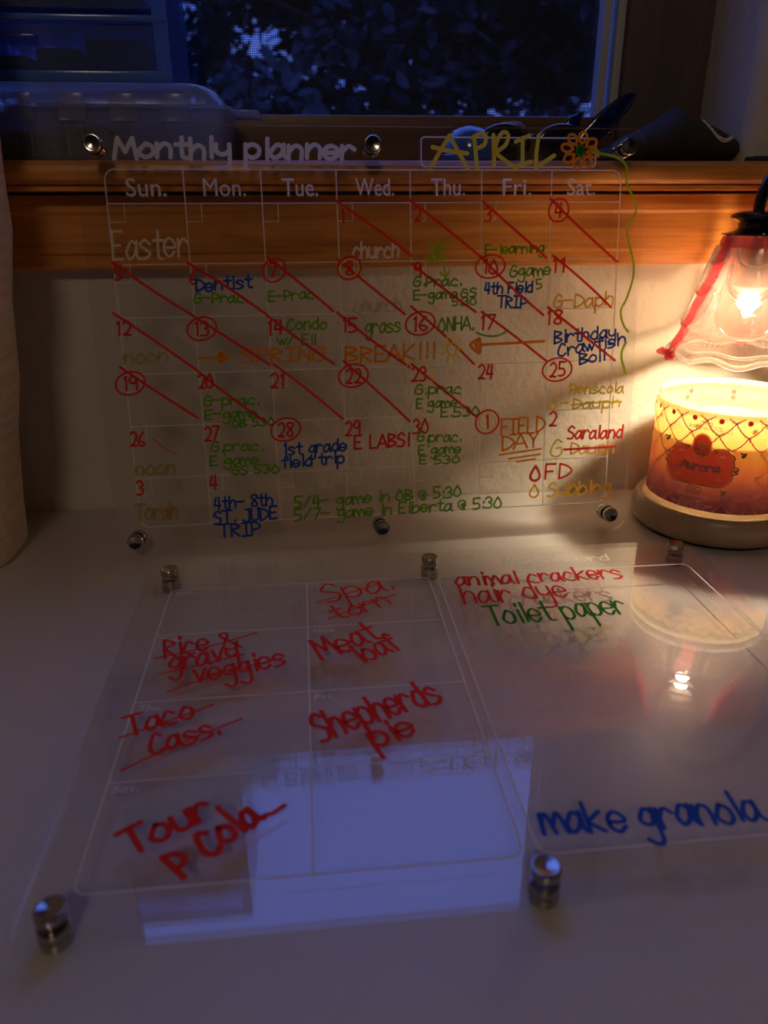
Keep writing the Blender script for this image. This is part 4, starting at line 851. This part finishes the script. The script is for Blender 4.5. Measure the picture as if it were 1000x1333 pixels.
# garland lattice
gar, bows, roses = [], [], []
PX, PZ = 19.7, 21.0; ZT = 101.5
for c in range(-9, 10):
    for r_ in range(-1, 7):
        xs = c * PX + (PX / 2 if r_ % 2 else 0) + 5.6; z0 = ZT - r_ * PZ / 2
        for sx in (-1, 1):
            pts = []
            for k in range(13):
                t = k / 12; x = xs + sx * PX / 2 * t; z = z0 - PZ / 2 * t - 1.6 * math.sin(PI * t)
                if 30.5 < z < 106 and abs(x) < 170: pts.append((x + .35 * math.sin(k * 2.4), z))
            if len(pts) > 2: gar.append((pts, .85))
        if 34 < z0 < 104 and abs(xs) < 168:
            for sx in (-1, 1):
                bows.append((catmull([(xs, z0), (xs + sx * 2.4, z0 + 1.5), (xs + sx * 2.6, z0 - .4), (xs, z0)], 4), .3)); bows.append((catmull([(xs, z0), (xs + sx * 1.0, z0 - 2), (xs + sx * 1.6, z0 - 4)], 4), .3))
        if r_ == 0 and abs(xs) < 165: roses.append((xs + PX / 2, z0))
def in_plate(p):
    s, z = p; return -27 < s < 24 and 42 < z < 80
gar = [(q, w) for q, w in gar if not any(in_plate(p) for p in q)]; bows = [(q, w) for q, w in bows if not any(in_plate(p) for p in q)]
def beads(strokes, r):
    o_ = []
    for pts, w in strokes:
        for (a, b_) in zip(pts, pts[1:]):
            o_.append(([a, (a[0] + (b_[0] - a[0]) * .45, a[1] + (b_[1] - a[1]) * .45)], r))
    return o_
jar_ink('flower_garland', beads(gar, 1.0), JINK['pink']); jar_ink('ribbon_bow', bows, JINK['grey'], .00012)
rs = []
for x, z in roses:
    for k in range(3): rs.append(([(x + (1.5 - k * .5) * math.cos(a), z + (1.5 - k * .5) * math.sin(a)) for a in [2 * PI * q_ / 10 for q_ in range(11)]], 1.1))
jar_ink('rose_print', rs, JINK['rose'], .0001)
def jar_poly(name, pts, mat, dr):
    b = B(); cxm = sum(p[0] for p in pts) / len(pts); czm = sum(p[1] for p in pts) / len(pts); n = len(pts); R4 = [1.0, .75, .5, .25]
    rows = [[jpt(cxm + (p[0] - cxm) * q_, czm + (p[1] - czm) * q_, dr) for p in pts] for q_ in R4]
    vs = [[b.bm.verts.new(p) for p in r] for r in rows]
    for i in range(3):
        for k in range(n): b.bm.faces.new((vs[i][k], vs[i][(k + 1) % n], vs[i + 1][(k + 1) % n], vs[i + 1][k]))
    cv = b.bm.verts.new(jpt(cxm, czm, dr))
    for k in range(n): b.bm.faces.new((vs[3][k], vs[3][(k + 1) % n], cv))
    return b.build(name, mat, cd, smooth=False, fixn=False)
jar_poly('name_plate', JAR_PLATE, JINK['coral'], .00016)
jar_poly('oval_emblem', JAR_OVAL, JINK['gold'], .00024)
ocx = sum(p[0] for p in JAR_OVAL) / len(JAR_OVAL); ocz = sum(p[1] for p in JAR_OVAL) / len(JAR_OVAL)
jar_poly('emblem_field', [(ocx + (p[0] - ocx) * .86, ocz + (p[1] - ocz) * .86) for p in JAR_OVAL], JINK['rose'], .0003)
fl = [([(ocx + .9 * k_ * math.cos(a), ocz + 1.5 + k_ * math.sin(a)) for a in [2 * PI * q_ / 12 for q_ in range(13)]], 1.1) for k_ in (3.4, 2.2, .9)] + [([(ocx, ocz - 2), (ocx + .4, ocz - 5), (ocx - .3, ocz - 8)], 1.0), ([(ocx, ocz - 4), (ocx + 3, ocz - 3.2), (ocx + 4, ocz - 5.2)], .9), ([(ocx, ocz - 5), (ocx - 3, ocz - 4.6), (ocx - 4, ocz - 6.4)], .9)]
jar_ink('emblem_flower', fl, JINK['gold'], .00036)
for pts, w, c, kind, cl in JAR_STROKES: jar_ink(kind, [(catmull(pts, 4), w)], JINK[c], .0003)
for t, u0, v0, u1, v1, h, c, w, kind in JAR_WORDS: jar_ink(kind, [(s, w) for s in word_strokes(t, u0, v0, u1, v1, h)], JINK[c], .00034, label='lettering on the wrap')
# the wrap's inner face shows roses and little crowns above the wax
for k in range(18):
    s0 = k * 19.7
    if k % 2: jar_ink('inner_rose_print', [([(s0 + (1.6 - q_ * .5) * math.cos(a), 101 + (1.6 - q_ * .5) * math.sin(a)) for a in [2 * PI * j / 10 for j in range(11)]], 1.1) for q_ in range(3)], JINK['rose'], 0, rad=-.0044)
    else: jar_ink('inner_crown_print', [([(s0 - 4, 99), (s0 + 4, 99)], .6), ([(s0 - 4, 99), (s0 - 3, 101.5), (s0 - 1.5, 99.5), (s0, 103.5), (s0 + 1.5, 99.5), (s0 + 3, 101.5), (s0 + 4, 99)], .5)], JINK['ghostp'], 0, rad=-.0044)

# ------------------------------------------------------------------ linen bin at the left edge
lb = empty('linen_bin', (-.36, -.13, 0)); tag(lb, 'tall beige linen fabric bin standing on the desk at the left edge', 'fabric bin')
def ring(z, xr, xl, yf, yb, r=.03):
    r = max(r, .05) if z > .01 else .05
    p = rrect(xl, yf, xr, yb, r, 6); return [(x + .36, y + .13, z) for x, y in p]
rows = [ring(.0, -.303, -.46, -.150, -.030, .012), ring(.006, -.300, -.46, -.153, -.030, .012)]
for z, xr in ((.038, -.299), (.09, -.291), (.133, -.285), (.19, -.277), (.236, -.271), (.27, -.268), (.33, -.2655), (.40, -.2660), (.47, -.268), (.50, -.269)): rows.append(ring(z, xr + .0015 * math.sin(z * 60), -.46, -.150 - .004 * math.sin(z * 9), -.030, .014))
b = B(); inner = [[(x * .97, y * .95, z) for x, y, z in rows[-1]], [(x * .96, y * .93, .30) for x, y, z in rows[-1]]]
b.loft(rows + inner, True, True); b.build('fabric_body', M['linen'], lb, angle=50)
b = B(); b.tube(ring(.5005, -.269, -.46, -.150, -.030, .014), .0028, 8, closed=True); b.build('hem', M['linen'], lb)

# ------------------------------------------------------------------ things on the window stool
TOP = SZ
sb = empty('storage_box', (-.22, .02, TOP)); tag(sb, 'low cloudy clear plastic storage box on the sill under the blue drawers', 'box')
def P_(b, name, mat, root=None, **k):
    o = b.build(name, mat, None, **k); root = root or sb; o.parent = root; o.matrix_parent_inverse = root.matrix_basis.inverted(); return o
def shell(b, x0, x1, y0, y1, z0, z1, tp, th=.0015):
    def rg(z, g_, ins): return [(x, y, z) for x, y in rrect(x0 + ins - g_ * .3, y0 + ins - g_ * .3, x1 - ins + g_, y1 - ins + g_ * .3, .012, 5)]
    b.loft([rg(z0, 0, 0), rg(z1, tp, 0), rg(z1, tp, th), rg(z0 + th, 0, th)], True, True)
b = B(); shell(b, -.415, -.128, -.020, .084, TOP, TOP + .036, .004); P_(b, 'tub', M['clearplastic'])
b = B()
lid = [(TOP + .0345, .008, 0), (TOP + .0365, .009, 0), (TOP + .0370, .004, .0), (TOP + .046, -.002, .0), (TOP + .0500, -.010, 0), (TOP + .0510, -.014, 0)]
b.loft([[(x, y, z) for x, y in rrect(-.418, -.022 - e * .3, -.128 + e, .086, .012, 5)] for z, e, _ in lid], True, True); P_(b, 'lid', M['clearplastic'])
b = B(); b.box((-.122, -.008, TOP + .0335), (-.100, .060, TOP + .0352), .0006); P_(b, 'lid_flange', M['clearplastic'])
for xx in (-.268, -.232, -.196, -.160):
    b = B(); b.box((xx - .010, -.0235, TOP + .026), (xx + .010, -.0215, TOP + .044), .001); b.box((xx - .006, -.0215, TOP + .003), (xx - .0045, -.0200, TOP + .028)); b.box((xx + .0045, -.0215, TOP + .003), (xx + .006, -.0200, TOP + .028)); P_(b, 'latch', M['clearplastic'])
for xx in (-.36, -.30, -.25, -.205, -.165): P_(B().box((xx, -.016, TOP + .002), (xx + .0012, .078, TOP + .032)), 'divider', M['clearplastic'], smooth=False)
for i, (xa, xb, zh, mk) in enumerate(((-.292, -.256, .020, 'darkstuff'), (-.246, -.212, .024, 'paper'), (-.200, -.170, .014, 'darkstuff'), (-.160, -.136, .010, 'darkstuff'))):
    o = B().box((xa, 0, TOP + .0017), (xb, .06, TOP + zh), .003).build('craft_pack', M[mk]); tag(o, 'dark craft pack in the clear storage box, ' + ('leftmost', 'second from the left', 'third from the left', 'rightmost')[i], 'craft supplies', 'craft packs in the storage box')
# blue drawers
DB = TOP + .0512
dr_ = empty('drawer_unit', (-.24, .03, DB)); tag(dr_, 'blue tinted clear plastic drawer tower standing on the storage box', 'drawer unit')
DX0, DX1, DY0, DY1 = -.415, -.160, -.012, .082; DH = .0375; ND = 5
b = B(); b.box((DX0, DY0, DB), (DX0 + .003, DY1, DB + ND * DH + .006)); b.box((DX1 - .003, DY0, DB), (DX1, DY1, DB + ND * DH + .006)); b.box((DX0 + .003, DY1 - .003, DB), (DX1 - .003, DY1, DB + ND * DH + .006)); P_(b, 'body', M['blueplastic'], dr_, smooth=False)
for xx in (DX0, DX1 - .0105): P_(B().box((xx, DY0 - .003, DB), (xx + .0105, DY0 + .0005, DB + ND * DH + .006), .001), 'corner_post', M['bluerail'], dr_)
for k in range(ND + 1):
    z = DB + k * DH; P_(B().box((DX0, DY0 - .004, z), (DX1, DY0 + .004, z + (.0075 if k == 0 else .0042)), .001), 'shelf_rail', M['bluerail'], dr_)
    if k and k < ND: P_(B().box((DX0 + .003, DY0 + .004, z), (DX1 - .003, DY1 - .003, z + .0015)), 'shelf', M['blueplastic'], dr_, smooth=False)
for k in range(ND):
    z = DB + k * DH + .0080; d = P_(B().box((DX0 + .011, DY0 - .0015, z), (DX1 - .011, DY0 + .0005, z + DH - .0095)), 'drawer_front', M['blueplastic'], dr_, smooth=False)
    hd = B(); hd.box((-.29, DY0 - .0075, z + .018), (-.25, DY0 - .0016, z + .021), .001); h_ = hd.build('handle', M['blueplastic'], d)
    tr = B(); tr.box((DX0 + .012, DY0 + .001, z - .0005), (DX1 - .012, DY1 - .006, z + .0007)); P_(tr, 'drawer_tray', M['blueplastic'], dr_, smooth=False)
rnd = random.Random(4)
for k in range(ND):
    z = DB + k * DH + .0090
    for j, (xa, xb, hh, mk) in enumerate(((-.300, -.262, .012, 'metal'), (-.258, -.226, .020, 'paper'), (-.222, -.178, .024 if k == 0 else .012, 'darkstuff'))):
        o = B().box((xa, DY0 + .012, z), (xb, DY1 - .02, z + hh * (.7 + .4 * rnd.random())), .003).build('craft_bundle', M[mk])
        tag(o, '%s craft bundle in the %s drawer of the blue tower, %s' % ({'metal': 'metallic', 'paper': 'brown card', 'darkstuff': 'dark'}[mk], ('lowest', 'second lowest', 'middle', 'second highest', 'highest')[k], ('left', 'centre', 'right')[j]), 'craft supplies', 'craft bundles in the drawers')

# shark-snouted pouch
po_ = empty('black_pouch', (.245, .030, TOP)); tag(po_, 'black pointed felt pouch with a cream stitched grin lying on the sill', 'pouch')
sec = [(-.075, .004, .010), (-.066, .010, .018), (-.045, .021, .025), (-.020, .033, .030), (-.0095, .0405, .033), (-.0070, .0425, .034), (-.0050, .0420, .034), (-.0042, .0385, .032), (.0000, .0385, .032), (.012, .0350, .031), (.026, .0290, .028), (.040, .0220, .023), (.052, .0150, .017), (.060, .0090, .011), (.0635, .0040, .006)]
def prow(x, h, w):
    hh = h / 2; zc = (.0005 + hh) if x < .03 else (.0005 + hh + (x - .03) * .10)
    return [(x, w * math.cos(2 * PI * k / 28) * .9, zc + hh * math.sin(2 * PI * k / 28)) for k in range(28)]
b = B(); b.loft([prow(*s_) for s_ in sec[:7]], True, True); b.build('pouch_tail', M['pouch'], po_, angle=70)
b = B(); b.loft([prow(*s_) for s_ in sec[7:]], True, True); b.build('pouch_snout', M['pouch'], po_, angle=70)
def psurf(x, f):
    for s0, s1 in zip(sec[7:], sec[8:]):
        if s0[0] <= x <= s1[0]:
            t = (x - s0[0]) / (s1[0] - s0[0]); h = s0[1] + (s1[1] - s0[1]) * t; w = s0[2] + (s1[2] - s0[2]) * t
            hh = h / 2; zc = (.0005 + hh) if x < .03 else (.0005 + hh + (x - .03) * .10); a = PI + math.acos(max(-1, min(1, f))) if False else None
            return (x, -w * .9 * math.sqrt(max(0, 1 - f * f)) - .0006, zc + hh * f)
smile = [psurf(.012 + .028 * k / 24, .80 - .62 * math.sin(PI * min(1, k / 24 * .92)) + (.10 if k % 2 else 0)) for k in range(25)]
B().tube([p for p in smile if p], .0008, 6).build('stitched_grin', M['stitch'], po_)
arc = [psurf(.012 + .028 * k / 16, .80 - .70 * math.sin(PI * min(1, k / 16 * .92))) for k in range(17)]
B().tube([p for p in arc if p], .0005, 6).build('stitched_grin', M['stitch'], po_)
b = B(); b.box((.045, -.050, .0003), (.120, -.030, .0045), .002); b.build('strap', M['pouch'], po_)

# sunglasses with their temples in the air
sg = empty('sunglasses', (.165, .015, TOP)); tag(sg, 'glossy black sunglasses upside down on the sill with temples raised', 'sunglasses')
def blade(pts, th, wmax, name):
    """paddle: centre line points (x, y, z) with half widths"""
    b = B(); rows = []
    for i, (p, w) in enumerate(pts):
        a = Vector(pts[max(i - 1, 0)][0]); c = Vector(pts[min(i + 1, len(pts) - 1)][0]); t = (c - a).normalized(); side = Vector((-t.z, 0, t.x)).normalized(); nn = t.cross(side)
        rows.append([tuple(Vector(p) + side * w * math.cos(2 * PI * k / 12) + nn * th * math.sin(2 * PI * k / 12)) for k in range(12)])
    b.loft(rows, True, True); return b.build(name, M['smoke'], sg, angle=70)
blade([((-.022, .000, .0016), .0012), ((-.012, .000, .010), .0055), ((.000, .0, .021), .0080), ((.012, .0, .0325), .0084), ((.024, .0, .0430), .0066), ((.030, 0, .0480), .0046), ((.0335, 0, .0505), .0015)], .0016, 0, 'temple')
blade([((-.030, .030, .0016), .0012), ((-.022, .030, .012), .0055), ((-.012, .030, .024), .0075), ((-.004, .030, .034), .0055), ((.001, .030, .0395), .0012)], .0016, 0, 'temple')
B().box((.0135, -.0032, .0195), (.0175, -.0016, .0235), .0006).build('hinge', M['steel'], sg)
for dx in (-.070, -.022):
    b = B(); ring_ = [(dx + .021 * math.cos(a), .006, .0150 + .0135 * math.sin(a)) for a in [2 * PI * k / 32 for k in range(32)]]; b.tube(ring_, .0015, 8, closed=True); b.build('lens_rim', M['black'], sg)
    b = B(); b.sphere((dx, .006, .0150), 1.0, (.0205, .0016, .0130), 28, 10); b.build('lens', M['lens'], sg)
b = B(); b.tube([(-.050, .006, .019), (-.046, .006, .021), (-.042, .006, .019)], .0015, 8); b.build('bridge', M['black'], sg)
# blue dome and beige cap
o = empty('blue_lid', (.068, .030, TOP)); tag(o, 'shiny blue domed lid on the sill behind the yellow month lettering', 'lid')
B().lathe([(0, 0), (.0205, 0), (.0215, .004), (.0215, .010), (.0195, .0185), (.014, .0250), (.007, .0280), (0, .0288)], 40).build('dome', M['bluecap'], o); B().lathe([(.0213, .002), (.0226, .003), (.0226, .0065), (.0213, .0075)], 40).build('grip_band', M['bluecap'], o)
o = empty('beige_cap', (.1035, .034, TOP)); tag(o, 'small dull beige round cap on the sill right of the blue lid', 'cap')
B().lathe([(0, 0), (.0115, 0), (.0122, .002), (.0122, .022), (.0112, .0285), (.0075, .0318), (0, .0325)], 36).build('cap_body', M['beigecap'], o); B().lathe([(.0120, .0025), (.0127, .003), (.0127, .0055), (.0120, .006)], 36).build('cap_ring', M['beigecap'], o)
